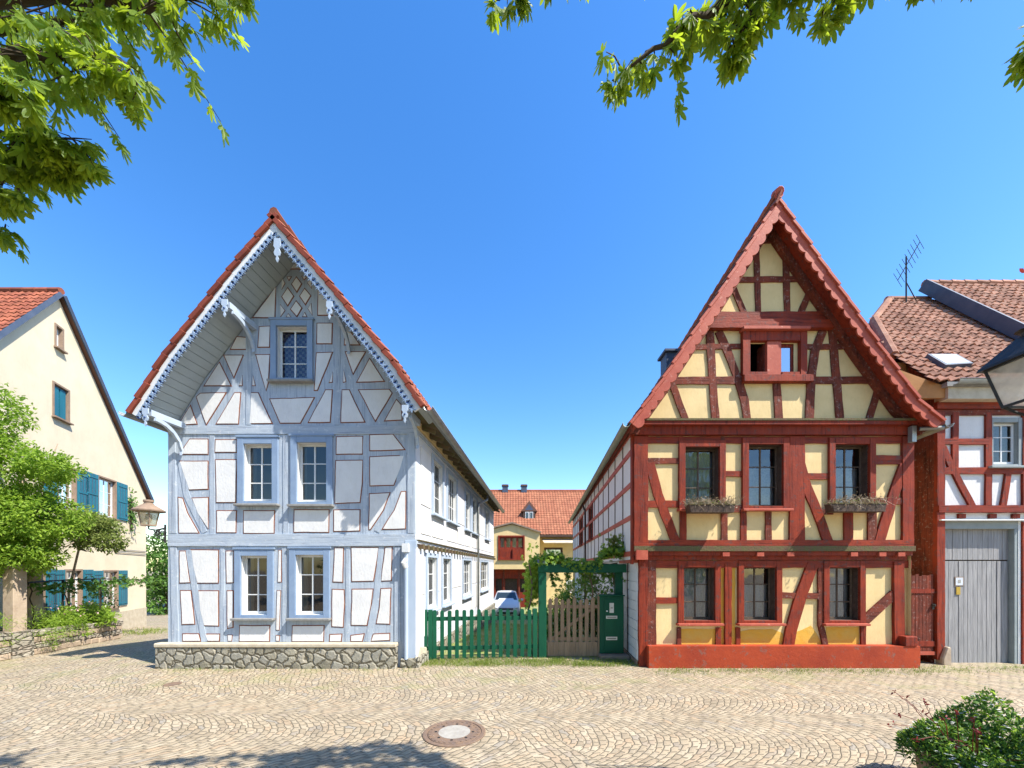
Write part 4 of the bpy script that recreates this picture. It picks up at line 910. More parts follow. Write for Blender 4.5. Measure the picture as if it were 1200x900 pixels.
# ================================================================== trees at the left
def tree_obj(name, label, base, trunk_pts, trunk_r, limbs, blobs, n, size, m, shape='oval', keep=None, hollow=.4, bark='bark', group=None):
    t_ = thing(name, label, 'tree', base, group)
    mb = MB(); mb.tube(trunk_pts, trunk_r, bark, 10)
    for a, b, r0 in limbs: pts = rough_line(a, b, 6, .03); mb.tube(pts, [r0 * (1 - .8 * i / 6) for i in range(7)], bark, 6)
    mb.build('trunk', t_, smooth=True)
    mb = MB(); crown(mb, blobs, n, size, m, shape, keep, hollow); mb.build('crown', t_); return t_
keepY = lambda p: (p.x - YO.x) + .378 * (p.y - YO.y) > .12 and (p.x > -12.6 or p.z < 20)
tp = [(-12.45, 10.0, .2), (-12.42, 10.0, 1.2), (-12.3, 9.9, 2.2), (-12.2, 9.7, 3.4), (-12.2, 9.5, 4.8)]
tree_obj('broadleaf_tree', 'bright lime green small tree in front of the pale yellow house', (-12.45, 10.0, .2), tp, [.17, .14, .13, .10, .04],
         [((-12.3, 9.9, 2.0), (-10.9, 9.4, 3.6), .07), ((-12.3, 9.9, 2.1), (-12.5, 8.2, 3.6), .07), ((-12.2, 9.7, 3.0), (-11.0, 9.3, 5.1), .05), ((-12.2, 9.7, 2.8), (-12.6, 8.6, 5.8), .05), ((-12.3, 9.9, 2.4), (-10.5, 9.2, 2.7), .05)],
         [(-12.3, 9.3, 3.2, 1.0, .8), (-11.3, 9.2, 3.3, .85, .7), (-12.2, 8.4, 3.0, 1.0, .8), (-12.1, 9.2, 4.4, 1.0, .8), (-11.0, 9.1, 4.5, .55, .6), (-12.4, 8.3, 4.8, .95), (-12.4, 9.0, 5.8, .75), (-12.6, 8.4, 6.5, .5), (-12.0, 8.2, 2.2, .7, .6), (-11.4, 9.1, 2.4, .6, .6), (-12.9, 7.6, 5.6, .8), (-12.5, 7.5, 3.6, 1.0), (-12.3, 9.5, 2.2, .5)],
         50000, .09, 'lime', 'oval', keepY, .35, 'sand')
tree_obj('broadleaf_tree', 'drooping olive green branch tree beside the lime tree, before the cream wall', (-12.9, 11.2, .2), [(-12.9, 11.2, .2), (-12.7, 11.0, 1.4), (-12.3, 10.9, 2.6), (-12.0, 10.8, 3.4)], [.03, .028, .025, .015],
         [((-12.3, 10.9, 2.6), (-11.0, 10.6, 3.2), .035), ((-12.3, 10.9, 2.6), (-11.4, 10.4, 2.5), .03)],
         [(-11.9, 10.7, 3.4, .5, .5), (-11.35, 10.5, 3.2, .5, .5), (-11.0, 10.4, 2.8, .42, .5), (-12.0, 10.8, 2.95, .4, .6)], 5200, .085, 'olive', 'oval', keepY, .3, 'sand')
for i, (bx, by, hh, lb) in enumerate(((-24.2, 27, 4.9, 'dark green tree closing the lane behind the street lantern'), (-21.4, 31, 5.6, 'tall dark tree behind the blue house corner at the lane end'), (-27.5, 32, 6.2, 'broad dark tree at the lane end, hidden mostly by the pale yellow house'))):
    gz = g(bx, by)
    tree_obj('background_tree', lb, (bx, by, gz), [(bx, by, gz), (bx + .1, by, gz + 1.5), (bx, by, gz + 3)], [.2, .16, .08], [],
             [(bx + random.uniform(-1.6, 1.6), by + random.uniform(-1, 1), gz + .9 + (hh - 1.4) * k / 8, random.uniform(.9, 1.5)) for k in range(9)], 5000, .26, 'leafd' if i else 'leafg', 'oval', None, .5, group='dark trees at the end of the lane')
# ================================================================== RIGHT BUILDING
Fb = Fr((0, 8.4, 0), (1, 0, 0), (0, -1, 0)); PB = Fb.px
rb = thing('timber_house', 'white panelled timber house over a grey plank garage door at the right', 'house', (11, 8.4, 0))
xL = PB(1095, 0)[0]; xR = 16.5; zt = PB(0, 456)[1]
X = lambda x: PB(x, 0)[0]; z = lambda y: PB(0, y)[1]
mb = MB(); wdw = (X(1157), X(1197), z(547), z(490)); dr = (X(1103), X(1188), -.3, z(616)); 
wall(mb, Fb, [(xL, -.5), (xR, -.5), (xR, zt + .25), (xL, zt + .25)], [hole(*wdw, .10), dr], 0, 'white')
mb.add([(xL, 8.4, -.5), (xL, 8.4, zt + .25), (xL, 8.95, zt + .9), (xL, 8.95, -.5)], [(0, 1, 2, 3)], 'redworn')
mb.add([(xL, 9.0, -.5), (xL, 9.0, zt + .9), (7.9, 9.0, zt + .9), (7.9, 9.0, -.5)], [(0, 1, 2, 3)], 'yellow')
mb.add([(xR, 8.4, -.5), (xR, 14.8, -.5), (xR, 14.8, 6.1), (xR, 11.6, 9.9), (xR, 8.4, 6.1)], [(0, 1, 2, 3, 4)], 'white')
mb.add([(xL, 14.8, -.5), (xR, 14.8, -.5), (xR, 14.8, 6.1), (xL, 14.8, 6.1)], [(3, 2, 1, 0)], 'white')
mb.add([(xL, 8.95, 5.5), (xL, 14.8, 5.5), (xL, 14.8, 6.2), (12.4, 11.6, 9.9), (xL, 8.95, 6.3)], [(0, 1, 2, 3, 4)], 'cream')
rbw = mb.build('wall', rb)
tb = MB(); 
def tmb(pts, wpx, m='red', base=.024):
    cnt[0] += 1; brace(tb, Fb, [PB(a, b) for a, b in pts], wpx * .01867, base + cnt[0] * .00033, m, .2, .005)
tmb([(1094, 476.5), (1260, 476.5)], 8, 'red', .06); tmb([(1094, 484), (1260, 484)], 6, 'redworn', .02)
tmb([(1117.5, 484), (1117.5, 550)], 7); tmb([(1099, 484), (1099, 600)], 9, 'red', .05); tmb([(1103, 518), (1156, 518)], 7); tmb([(1100, 552), (1260, 552)], 7.5)
tmb([(1156.5, 484), (1156.5, 596)], 7, 'red', .02); tmb([(1103, 524), (1112, 545), (1139, 596)], 7); tmb([(1179.5, 555), (1173, 596)], 6.5); tmb([(1200, 484), (1200, 596)], 8)
tmb([(1094, 597), (1260, 597)], 8, 'red', .09); tmb([(1097.5, 600), (1097.5, 772)], 9, 'red', .07); tmb([(1200, 612), (1200, 780)], 12, 'red', .04)
tmb([(1225, 484), (1225, 596)], 7)
for x in (1121, 1157, 1184): Fb.rect(tb, X(x), X(x + 8), z(607.5), z(602.5), 0, .05, 'red')
FL = Fr((0, 9.0, 0), (1, 0, 0), (0, -1, 0))
for y in (563, 608, 505): a = FL.px(1055, y + 3); b = FL.px(1090, y - 3); FL.rect(tb, a[0], b[0], a[1], b[1], 0, .04, 'redworn')
tb.build('timber_frame', rbw, bevel=.006)
window(rb, Fb, *wdw, .10, .05, 'greyframe', 'wwhite', 'greyframe', 3, 2, .03, .05, 0, 'lace', 'glass')
# garage door
gd = MB(); x = X(1103.5); k = 0
while x < X(1187) - .02:
    wd = random.uniform(.085, .13); e = min(x + wd, X(1187)); Fb.rect(gd, x + .003, e - .003, z(656), z(619), -.10, -.075 + random.uniform(-.004, .004), 'greyboards'); x += wd
x = X(1109)
while x < X(1186.5) - .02:
    wd = random.uniform(.09, .15); e = min(x + wd, X(1186.5)); Fb.rect(gd, x + .003, e - .003, -.03 + random.uniform(0, .03), z(657.5), -.11, -.072 + random.uniform(-.006, .006), 'greyboards'); x += wd
Fb.rect(gd, X(1103.5), X(1109), -.02, z(657), -.10, -.05, 'greyboards'); Fb.rect(gd, X(1103), X(1188), -.05, z(617), -.16, -.115, 'darkwood')
gdo = gd.build('garage_door', rb, bevel=.003)
fr = MB(); Fb.rect(fr, X(1101), X(1104), -.05, z(620), -.1, .03, 'greyframe'); Fb.rect(fr, X(1186.7), X(1193.5), -.05, z(620), -.1, .03, 'greyframe'); Fb.rect(fr, X(1101), X(1193.5), z(620), z(611), -.1, .035, 'greyframe'); Fb.rect(fr, X(1095), X(1199), z(611), z(609.5), -.02, .14, 'wwhite'); Fb.rect(fr, X(1190.5), X(1193.7), -.05, z(611), .03, .04, 'wwhite')
fr.build('door_frame', gdo, bevel=.005)
sg = MB(); Fb.rect(sg, X(1122.5), X(1133), z(687), z(676), -.066, -.058, M['stonetrim']); Fb.rect(sg, X(1123.5), X(1132), z(686), z(677), -.058, -.054, 'lace'); Fb.rect(sg, X(1126), X(1129.5), z(683.5), z(679.5), -.054, -.052, mat('faded print', (.35, .33, .3), None, 60, .8, 0))
sg.build('notice', gdo)
sg = MB(); Fb.rect(sg, X(1124.3), X(1129), z(697), z(688), -.066, -.055, mat('yellow sticker', (.45, .30, .05), None, 30, .6, 0)); sg.build('sticker', gdo)
st = MB(); Fb.slab(st, [(X(1096), -.1), (X(1106), -.1), (X(1105.5), z(757)), (X(1101), z(756)), (X(1096), z(770))], 0, .16, 'sand'); st.build('corner_stone', rb, bevel=.02)
# roof: lower left part with hip, higher right part
SL = 1.2; ro = MB(); y0 = 8.15; z0 = zt + .05; H1 = 3.45; V = Vector((0, 1, SL)).normalized(); Hs = H1 * math.sqrt(1 + SL * SL)
O = Vector((6.9, y0, z0))
def inside1(u, v):
    x = 6.9 + u; Y = y0 + v / math.sqrt(1 + SL * SL); f = (Y - y0) / H1
    lim = 8.9 if Y < 8.95 else 8.9 + (Y - 8.95) * (9.9 - 8.9) / (10.5 - 8.95) if Y < 10.5 else 9.9 + (Y - 10.5) * (11.4 - 9.9) / (11.6 - 10.5)
    return x > lim and x < 12.75
tiles(ro, O, (1, 0, 0), V, 6.0, Hs, .235, .22, 'oldtile', inside1, .045, .03, .008)
Nn = Vector((0, -SL, 1)).normalized(); dn = -Nn * .02
ro.add([Vector(p) + dn for p in ((8.95, y0, z0), (12.6, y0, z0), (12.6, y0 + H1, z0 + H1 * SL), (11.4, y0 + H1, z0 + H1 * SL), (9.9, 10.5, z0 + 2.35 * SL), (8.95, 9.0, z0 + .85 * SL))], [(0, 1, 2, 3, 4, 5)], 'darktile')
ro.tube([(11.3, y0 + H1, z0 + H1 * SL), (12.6, y0 + H1, z0 + H1 * SL)], .09, 'oldtile', 8)
ro.tube([(11.4, 11.6, z0 + H1 * SL), (9.9, 10.5, z0 + 2.35 * SL), (8.95, 9.0, z0 + .85 * SL)], .10, 'oldtile', 8)
ro.add([(11.4, 11.6, z0 + H1 * SL), (9.9, 10.5, z0 + 2.35 * SL), (8.95, 9.0, z0 + .85 * SL), (8.9, 14.8, 6.0)], [(0, 1, 2, 3)], 'darktile')
ro.add([(11.4, 11.6, z0 + H1 * SL), (16.5, 11.6, z0 + H1 * SL), (16.5, 14.9, 6.0), (8.9, 14.9, 6.0)], [(0, 1, 2, 3)], 'darktile')
y1 = 8.0; z1 = z0 + .10; SL2 = 1.25; H2 = 3.6; V2 = Vector((0, 1, SL2)).normalized()
ro.hexa([(12.45, y1, z1 - .12), (17, y1, z1 - .12), (17, y1 + H2, z1 + H2 * SL2 - .12), (12.45, y1 + H2, z1 + H2 * SL2 - .12)], [(12.45, y1, z1 - .02), (17, y1, z1 - .02), (17, y1 + H2, z1 + H2 * SL2 - .02), (12.45, y1 + H2, z1 + H2 * SL2 - .02)], 'darktile')
tiles(ro, (12.5, y1, z1), (1, 0, 0), V2, 4.5, H2 * math.sqrt(1 + SL2 ** 2), .235, .22, 'oldtile', None, .045, .03, .008)
for i in range(12): a = Vector((12.45 + i * .38, y1 + H2, z1 + H2 * SL2 + .03)); ro.tube([a, a + Vector((.4, 0, -.015))], [.1, .09], 'oldtile', 8)
roo = ro.build('roof', rb)
fl = MB(); fl.beam((12.42, y1, z1 - .02), (12.42, y1 + H2, z1 + H2 * SL2 - .02), .06, .30, 'slate', (0, -SL2, 1)); fl.beam((12.48, y1, z1 + .06), (12.48, y1 + H2, z1 + H2 * SL2 + .06), .16, .03, 'slate', (0, -SL2, 1)); fl.build('verge_flashing', roo)
sk_ = MB(); 
def onroof(px_, py_): # point on the lower roof seen at that place
    a = (px_ - CX) / FP; b = (HY - py_) / FP; Y = (z0 - CAMZ - SL * y0) / (b - SL); return Vector((a * Y, Y, CAMZ + b * Y))
c4 = [onroof(1104, 433), onroof(1136, 431), onroof(1122, 420), onroof(1096, 420)]
c4[2] = Vector((c4[1].x, c4[2].y, c4[2].z)); c4[3] = Vector((c4[0].x, c4[3].y, c4[3].z))
sk_.hexa([p - Nn * .02 for p in c4], [p + Nn * .10 for p in c4], 'slate'); sko = sk_.build('skylight', roo)
s = MB(); cc = sum(c4, Vector()) / 4; c5 = [cc + (p - cc) * .85 + Nn * .104 for p in c4]; s.add(c5, [(0, 1, 2, 3)], mat('pale skylight pane', (.50, .56, .60), (.42, .48, .52), 5, .25, 0)); s.build('pane', sko)  # opaque pale blue-grey pane
gt = MB(); gutter(gt, (X(1099), 8.06, z0 - .02), (xR, 8.06, z0 - .02), .085, 'zinc'); gt.build('gutter', rb, smooth=True)
fs = MB(); fs.box(X(1096), xR, 8.15, 8.4, z(472) - .02, z(460), 'cream'); fs.box(X(1092), xR, 8.1, 8.42, z(460) + .002, z(455), 'greywood'); fs.build('eaves_board', rb)
fs = MB(); a = Vector((8.55, 8.3, 6.05)); fs.hexa([(8.4, 8.3, 5.75), (9.3, 8.2, 5.72), (9.3, 8.2, 5.95), (8.3, 8.3, 6.4)], [(8.4, 8.8, 5.9), (9.3, 8.8, 5.9), (9.3, 8.8, 6.2), (8.3, 8.8, 6.8)], mat('ochre wood cheek', (.42, .2, .07), None, 4)); fs.build('roof_cheek', rb)
# antenna on that roof
an = thing('roof_antenna', 'thin dark television antenna above the old clay tile roof', 'antenna', (11.6, 11.3, 9.9))
mb = MB(); mb.tube([(11.6, 11.3, 9.6), (11.6, 11.3, 11.25)], .02, 'iron', 6); mb.tube([(11.6, 11.3, 10.5), (11.9, 11.3, 9.95)], .014, 'iron', 5); mb.build('mast', an)
mb = MB(); a = Vector((11.35, 11.3, 10.55)); b = Vector((11.9, 11.2, 11.6)); mb.tube([a, b], .012, 'iron', 5)
for i in range(9): c = a.lerp(b, i / 8); mb.tube([c - Vector((.22, .1, -.12)), c + Vector((.22, .1, -.12))], .006, 'iron', 4)
mb.build('aerial', an)
# red gate between the two houses
rg = thing('yard_gate', 'narrow weathered red plank gate between yellow house and garage', 'gate', (9.0, 8.35, 0))
FGt = Fr((0, 8.38, 0), (1, 0, 0), (0, -1, 0)); P = lambda x, y: FGt.px(x, y)
mb = MB(); xs = P(1063, 0)[0]; xe = P(1093, 0)[0]; x = xs
while x < xe - .03:
    wd = random.uniform(.06, .09); FGt.rect(mb, x + .002, min(x + wd, xe) - .002, P(0, 766)[1], P(0, 674 + random.uniform(-1, 1.5))[1], 0, .025 + random.uniform(0, .006), 'redworn'); x += wd
mb.build('planks', rg, bevel=.003)
mb = MB(); FGt.rect(mb, xs, xe, P(0, 695)[1], P(0, 690)[1], .03, .045, 'red'); FGt.rect(mb, xs, xe, P(0, 757)[1], P(0, 751)[1], .03, .045, 'red'); FGt.rect(mb, xs, xe, P(0, 767)[1], P(0, 763)[1], .032, .05, 'barge'); mb.build('rail', rg)
mb = MB(); FGt.rect(mb, P(1057.5, 0)[0], P(1062.5, 0)[0], -.1, P(0, 672)[1], -.02, .07, 'red'); mb.build('post', rg, bevel=.005)
mb = MB(); q = P(1091, 709); mb.lathe(FGt.w(q[0], q[1], .06), [(.001, -.03), (.03, -.02), (.03, .02), (.001, .03)], 'iron', 8); FGt.rect(mb, q[0] - .02, q[0] + .03, q[1] - .09, q[1] + .03, .03, .045, 'iron'); mb.build('handle', rg)
# ================================================================== COURTYARD BUILDING
FD = Fr((0, 31, 0), (1, 0, 0), (0, -1, 0)); FM = Fr((0, 34, 0), (1, 0, 0), (0, -1, 0))
cb = thing('courtyard_house', 'ochre yellow courtyard house with red timber windows and orange tiled roof', 'house', (1, 31, -1.2))
mb = MB(); D = FD.px
win = (D(585, 0)[0], D(613.5, 0)[0], D(0, 655)[1], D(0, 629)[1])
wall(mb, FD, [(D(560, 0)[0], D(0, 666)[1]), (D(632.5, 0)[0], D(0, 666)[1]), D(632.5, 624), D(600, 614.5), D(560, 624)], [win], 0, 'yellow')
FD.rect(mb, D(560, 0)[0], D(632.5, 0)[0], D(0, 667)[1], D(0, 666)[1], -1.0, .0, 'yellow')
mb.add([FD.w(D(632.5, 0)[0], D(0, 666)[1], 0), FD.w(D(632.5, 0)[0], D(0, 624)[1], 0), FD.w(D(632.5, 0)[0], D(0, 624)[1], -3), FD.w(D(632.5, 0)[0], D(0, 666)[1], -3)], [(0, 1, 2, 3)], 'yellow')
Mx = FM.px
mw = (Mx(639, 0)[0], Mx(658, 0)[0], Mx(0, 655)[1], Mx(0, 643)[1]); mw2 = (Mx(665, 0)[0], Mx(673, 0)[0], Mx(0, 694)[1], Mx(0, 681)[1])
wall(mb, FM, [(-8, -2), (9.5, -2), (9.5, 5.35), (-8, 5.35)], [mw, mw2], 0, 'yellow')
cbw = mb.build('wall', cb)
mb = MB(); FDs = Fr((0, 31.6, 0), (1, 0, 0), (0, -1, 0)); S = FDs.px
wall(mb, FDs, [(S(560, 0)[0], -2), (S(620, 0)[0], -2), (S(620, 0)[0], S(0, 665)[1]), (S(560, 0)[0], S(0, 665)[1])], [(S(581, 0)[0], S(588, 0)[0], S(0, 694)[1], S(0, 678)[1]), (S(592, 0)[0], S(606, 0)[0], S(0, 694)[1], S(0, 678)[1]), (S(609.5, 0)[0], S(615.5, 0)[0], S(0, 694)[1], S(0, 678)[1])], 0, 'red')
for x in (578, 589.5, 607.5, 617.5): FDs.rect(mb, S(x, 0)[0], S(x + 1.6, 0)[0], -2, S(0, 667)[1], 0, .08, 'redworn')
mb.add([FDs.w(S(575, 0)[0], -1, -.3), FDs.w(S(618, 0)[0], -1, -.3), FDs.w(S(618, 0)[0], 2, -.3), FDs.w(S(575, 0)[0], 2, -.3)], [(0, 1, 2, 3)], 'darkwood')
mb.build('shopfront', cb, bevel=.01, label='dark red timber ground floor front')
window(cb, FD, win[0] - .1, win[1] + .1, win[2] - .05, win[3] + .1, .12, .06, 'red', 'red', 'red', 2, 4, .05, .10, 0, None, 'glass2', bar=.12)
q = MB()
for a, b in ((585.5, 598), (600.5, 613)): FD.rect(q, D(a, 0)[0], D(b, 0)[0], D(0, 655)[1], D(0, 643)[1], -.04, .03, 'red')
q.build('shutter', cb, bevel=.01, label='red lower panels of the loft window')
window(cb, FM, mw[0] - .1, mw[1] + .1, mw[2] - .05, mw[3] + .1, .12, .1, 'darkwood', 'darkwood', 'stonetrim', 1, 3, .03, .06, 0, None)
window(cb, FM, mw2[0] - .1, mw2[1] + .1, mw2[2] - .05, mw2[3] + .1, .12, .1, 'wwhite', 'darkwood', 'stonetrim', 1, 2, .03, .06, 0, None)
ro = MB(); V = Vector((0, 1, 1)).normalized(); tiles(ro, (-8.5, 33.6, 5.0), (1, 0, 0), V, 18.5, 4.75 * 1.4142, .33, .26, 'fartile', None, .035, .018, .005)
ro.add([(-8.5, 33.6, 4.95), (10, 33.6, 4.95), (10, 38.35, 9.7), (-8.5, 38.35, 9.7)], [(0, 1, 2, 3)], 'darktile'); ro.add([(-8.5, 38.35, 9.7), (10, 38.35, 9.7), (10, 43, 5), (-8.5, 43, 5)], [(0, 1, 2, 3)], 'darktile')
ro.tube([(-8.5, 38.35, 9.75), (10, 38.35, 9.75)], .13, 'tile', 8)
for a, b in (((D(560, 0)[0] - .1, D(0, 624)[1]), D(600, 613.6)), (D(600, 613.6), (D(634, 0)[0], D(0, 624)[1] - .05))):
    ro.hexa([(a[0], 30.8, a[1]), (b[0], 30.8, b[1]), (b[0], 30.8, b[1] + .12), (a[0], 30.8, a[1] + .12)], [(a[0], 34.6, a[1]), (b[0], 34.6, b[1]), (b[0], 34.6, b[1] + .12), (a[0], 34.6, a[1] + .12)], 'stonetrim')
for x in (2.2, 3.9, 5.6): ro.box(x, x + .05, 33.4, 33.6, 4.9, 5.0, 'darktile')
roo = ro.build('roof', cb)
for px_, yy in ((592, 38.4), (614, 38.4)):
    c = MB(); x = (px_ - 600) * yy / 450; c.box(x - .28, x + .28, yy - .3, yy + .3, 9.2, 10.35, 'slate'); c.box(x - .34, x + .34, yy - .36, yy + .36, 10.2, 10.3, 'darktile'); c.build('chimney', roo)
dm = MB(); x = (620.5 - 600) * 34.6 / 450; fy = 35.2; zb = 6.3
dm.box(x - .55, x + .55, fy, fy + 1.5, zb, zb + 1.05, 'darkwood'); dm.prism([(x - .75, fy - .05, zb + .95), (x + .75, fy - .05, zb + .95), (x, fy - .05, zb + 1.9)], [(x - .75, fy + 2.2, zb + .95), (x + .75, fy + 2.2, zb + .95), (x, fy + 2.2, zb + 1.9)], 'darktile')
dmo = dm.build('dormer', roo)
dm = MB(); Fd = Fr((0, fy, 0), (1, 0, 0), (0, -1, 0))
for a, b in ((-.36, -.03), (.03, .36)): Fd.rect(dm, x + a, x + b, zb + .2, zb + .9, 0, .03, 'wwhite'); Fd.rect(dm, x + a + .05, x + b - .05, zb + .26, zb + .84, .03, .035, M['glass2'])
Fd.slab(dm, [(x - .4, zb + 1.05), (x + .4, zb + 1.05), (x, zb + 1.6)], .052, .06, 'slate')
dm.build('window', dmo)
ev = MB(); ev.box(D(632, 0)[0] + .1, 9.5, 33.1, 34, 4.75, 4.92, 'darkwood'); ev.build('eaves', cb)
aw = MB(); aw.hexa([(2.6, 33.9, 4.55), (5.6, 33.9, 4.55), (5.6, 33.9, 4.65), (2.6, 33.9, 4.65)], [(2.7, 32.3, 4.15), (5.4, 32.3, 4.15), (5.4, 32.3, 4.2), (2.7, 32.3, 4.2)], 'cream'); aw.build('awning', cb, label='pale canopy beside the loft window')
dp = MB(); dp.tube([(5.4, 33.2, 4.7), (6.4, 33.5, 3.4), (6.6, 33.9, 3.0), (6.6, 33.9, -1)], .06, 'darkwood', 6); dp.build('downpipe', cb)
# ================================================================== CARS
def car(label, x, y, z_, paint, group='cars parked in the courtyard'):
    t_ = thing('parked_car', label, 'car', (x, y, z_), group); Z = z_
    st = [(0, .62, .30, .50, .55, .60), (.08, .78, .22, .60, .66, .72), (.35, .83, .20, .70, .80, .74), (.95, .85, .20, .82, .93, .74), (1.05, .85, .20, .90, .97, .72), (1.7, .86, .20, .92, 1.40, .58), (2.1, .86, .20, .93, 1.45, .58), (3.1, .86, .20, .94, 1.42, .58), (3.65, .83, .22, .95, 1.02, .62), (3.8, .78, .28, .80, .86, .6)]
    mb = MB(); ring = []
    for (yy, hw, zb, zs, zt_, ht) in st:
        ring.append([(x - hw * .94, y + yy, Z + zb), (x - hw, y + yy, Z + (zb + zs) / 2), (x - hw * .97, y + yy, Z + zs), (x - ht, y + yy, Z + zt_), (x - ht * .6, y + yy, Z + zt_ + .03), (x + ht * .6, y + yy, Z + zt_ + .03), (x + ht, y + yy, Z + zt_), (x + hw * .97, y + yy, Z + zs), (x + hw, y + yy, Z + (zb + zs) / 2), (x + hw * .94, y + yy, Z + zb)])
    n = 10; vs = [p for r in ring for p in r]
    fs = [(i * n + k, i * n + (k + 1) % n, (i + 1) * n + (k + 1) % n, (i + 1) * n + k) for i in range(len(st) - 1) for k in range(n)] + [tuple(reversed(range(n))), tuple((len(st) - 1) * n + k for k in range(n))]
    mb.add(vs, fs, paint); mb.build('body', t_, smooth=True)
    gm = M['cargla']; ws = MB(); a, b = st[4], st[5]; e = .012
    ws.add([(x - .66, y + 1.07 - e, Z + 1.0), (x + .66, y + 1.07 - e, Z + 1.0), (x + .54, y + 1.66 - e, Z + 1.405 + e), (x - .54, y + 1.66 - e, Z + 1.405 + e)], [(0, 1, 2, 3)], gm); ws.build('windscreen', t_)
    for s in (-1, 1):
        q = MB(); q.add([(x + s * .80, y + 1.35, Z + 1.0), (x + s * .80, y + 3.4, Z + 1.02), (x + s * .63, y + 2.95, Z + 1.38), (x + s * .63, y + 1.8, Z + 1.37)], [(0, 1, 2, 3)], gm); q.build('side_window', t_)
        q = MB(); q.lathe((x + s * .58, y + .10, Z + .62), [(.001, -.09), (.12, -.05), (.15, 0), (.12, .05), (.001, .09)], M['carlamp'], 12); q.build('headlight', t_, smooth=True)
        q = MB(); q.box(x + s * .98 - .09, x + s * .98 + .06, y + 1.3, y + 1.42, Z + .92, Z + 1.06, paint); q.build('mirror', t_, bevel=.02)
        for wy_ in (.72, 3.1):
            q = MB(); cxx = x + s * .78
            vs = [(cxx + dx * s, y + wy_ + r * math.cos(a_), Z + .30 + r * math.sin(a_)) for dx, r in ((-.1, .29), (.09, .29), (.10, .18)) for a_ in [6.28318 * k / 18 for k in range(18)]]
            q.add(vs, [(i * 18 + k, i * 18 + (k + 1) % 18, (i + 1) * 18 + (k + 1) % 18, (i + 1) * 18 + k) for i in range(2) for k in range(18)] + [tuple(range(36, 54))], 'black'); wh = q.build('wheel', t_)
            q = MB(); q.add([(cxx + .105 * s, y + wy_ + .18 * math.cos(a_), Z + .30 + .18 * math.sin(a_)) for a_ in [6.28318 * k / 18 for k in range(18)]], [tuple(range(18))], 'steel'); q.build('rim', wh)
    q = MB(); q.box(x - .42, x + .42, y - .012, y + .03, Z + .50, Z + .60, 'black'); q.box(x - .5, x + .5, y - .012, y + .05, Z + .27, Z + .38, 'black'); q.build('grille', t_, bevel=.01)
    q = MB(); q.box(x - .26, x + .26, y - .028, y - .014, Z + .39, Z + .50, 'wwhite'); q.build('number_plate', t_)
def gloss(name, c, r=.25, metal=0):
    m, t, b = newmat(name); b.inputs['Base Color'].default_value = (*c, 1); b.inputs['Roughness'].default_value = r; b.inputs['Metallic'].default_value = metal
    b.inputs['Coat Weight'].default_value = .5; return m
M['silver'] = gloss('silver car paint', (.62, .62, .61), .35, 0); M['cblue'] = gloss('blue car paint', (.02, .08, .3)); M['cargla'] = gloss('car glass', (.02, .03, .035), .05); M['carlamp'] = gloss('headlight glass', (.6, .62, .65), .1)
car('small silver car facing the fence in the courtyard', -.35, 22.2, g(0, 22.2), 'silver')
car('blue car mostly hidden behind the end of the blue and white house', -2.55, 24.2, g(0, 24.2), 'cblue')
# ================================================================== GREEN FENCE
fn = thing('picket_fence', 'dark green wooden picket fence between the two houses', 'fence', (-.9, 8.9, 0))
fa = Vector((-2.02, 8.72, 0)); fb = Vector((.60, 8.98, 0)); FF = Fr(fa, fb - fa, ((fb - fa).y, -(fb - fa).x, 0)); FL_ = (fb - fa).length
mb = MB(); n = 14
for k in range(n):
    u = .22 + k * (FL_ - .3) / n; h = 1.13 + random.uniform(-.012, .012); FF.slab(mb, [(u, .03), (u + .088, .03), (u + .088, h - .03), (u + .07, h), (u + .018, h), (u, h - .03)], .03, .052, 'green')
mb.build('pickets', fn, bevel=.003)
for v in (.26, .93): mb = MB(); FF.rect(mb, 0.1, FL_, v - .045, v + .045, -.02, .028, 'green'); mb.build('rail', fn, bevel=.003)
for u in (.0, .115, FL_ - .12): mb = MB(); FF.rect(mb, u, u + .1, -.05, 1.14, -.04, .054, 'green'); mb.build('post', fn, bevel=.005)
# arch, gate, letterbox
Ya = 9.02; FA = Fr((0, Ya, 0), (1, 0, 0), (0, -1, 0)); A_ = FA.px
ar = thing('gate_arch', 'dark green timber gate arch overgrown with climbing vine', 'arch', (1.3, Ya, 0))
mb = MB(); FA.rect(mb, A_(631, 0)[0], A_(640, 0)[0], -.1, A_(0, 671)[1], -.09, .09, 'green'); mb.build('post', ar, bevel=.01)
mb = MB(); FA.rect(mb, A_(722, 0)[0], A_(731, 0)[0], -.1, A_(0, 671)[1], -.20, -.06, 'green'); mb.build('post', ar, bevel=.01)
mb = MB(); FA.rect(mb, A_(630.5, 0)[0], A_(733, 0)[0], A_(0, 671)[1], A_(0, 661)[1], -.10, .10, 'green'); mb.build('beam', ar, bevel=.01)
mb = MB(); FA.rect(mb, A_(629.5, 0)[0], A_(640.5, 0)[0], A_(0, 661)[1] + .01, A_(0, 656)[1], .105, .115, gloss('blue enamel plate', (.05, .10, .30), .4)); mb.build('sign_plate', ar, label='small blue plate at the corner of the arch')
tag(ar, None, None)
gt_ = thing('garden_gate', 'weathered unpainted picket gate under the green arch', 'gate', (1.35, Ya, 0))
mb = MB(); x0 = A_(641.5, 0)[0]; x1 = A_(700.5, 0)[0]; n = 8
for k in range(n):
    u = x0 + .02 + k * (x1 - x0 - .04) / n; h = 1.40 + .03 * math.sin(k * 2.1) - .02; FA.slab(mb, [(u, .34 if k else .04), (u + .085, .34 if k else .04), (u + .085, h - .03), (u + .04, h), (u, h - .05)], .0, .022, 'gatewood')
mb.build('pickets', gt_, bevel=.003)
mb = MB(); k = 0; u = x0
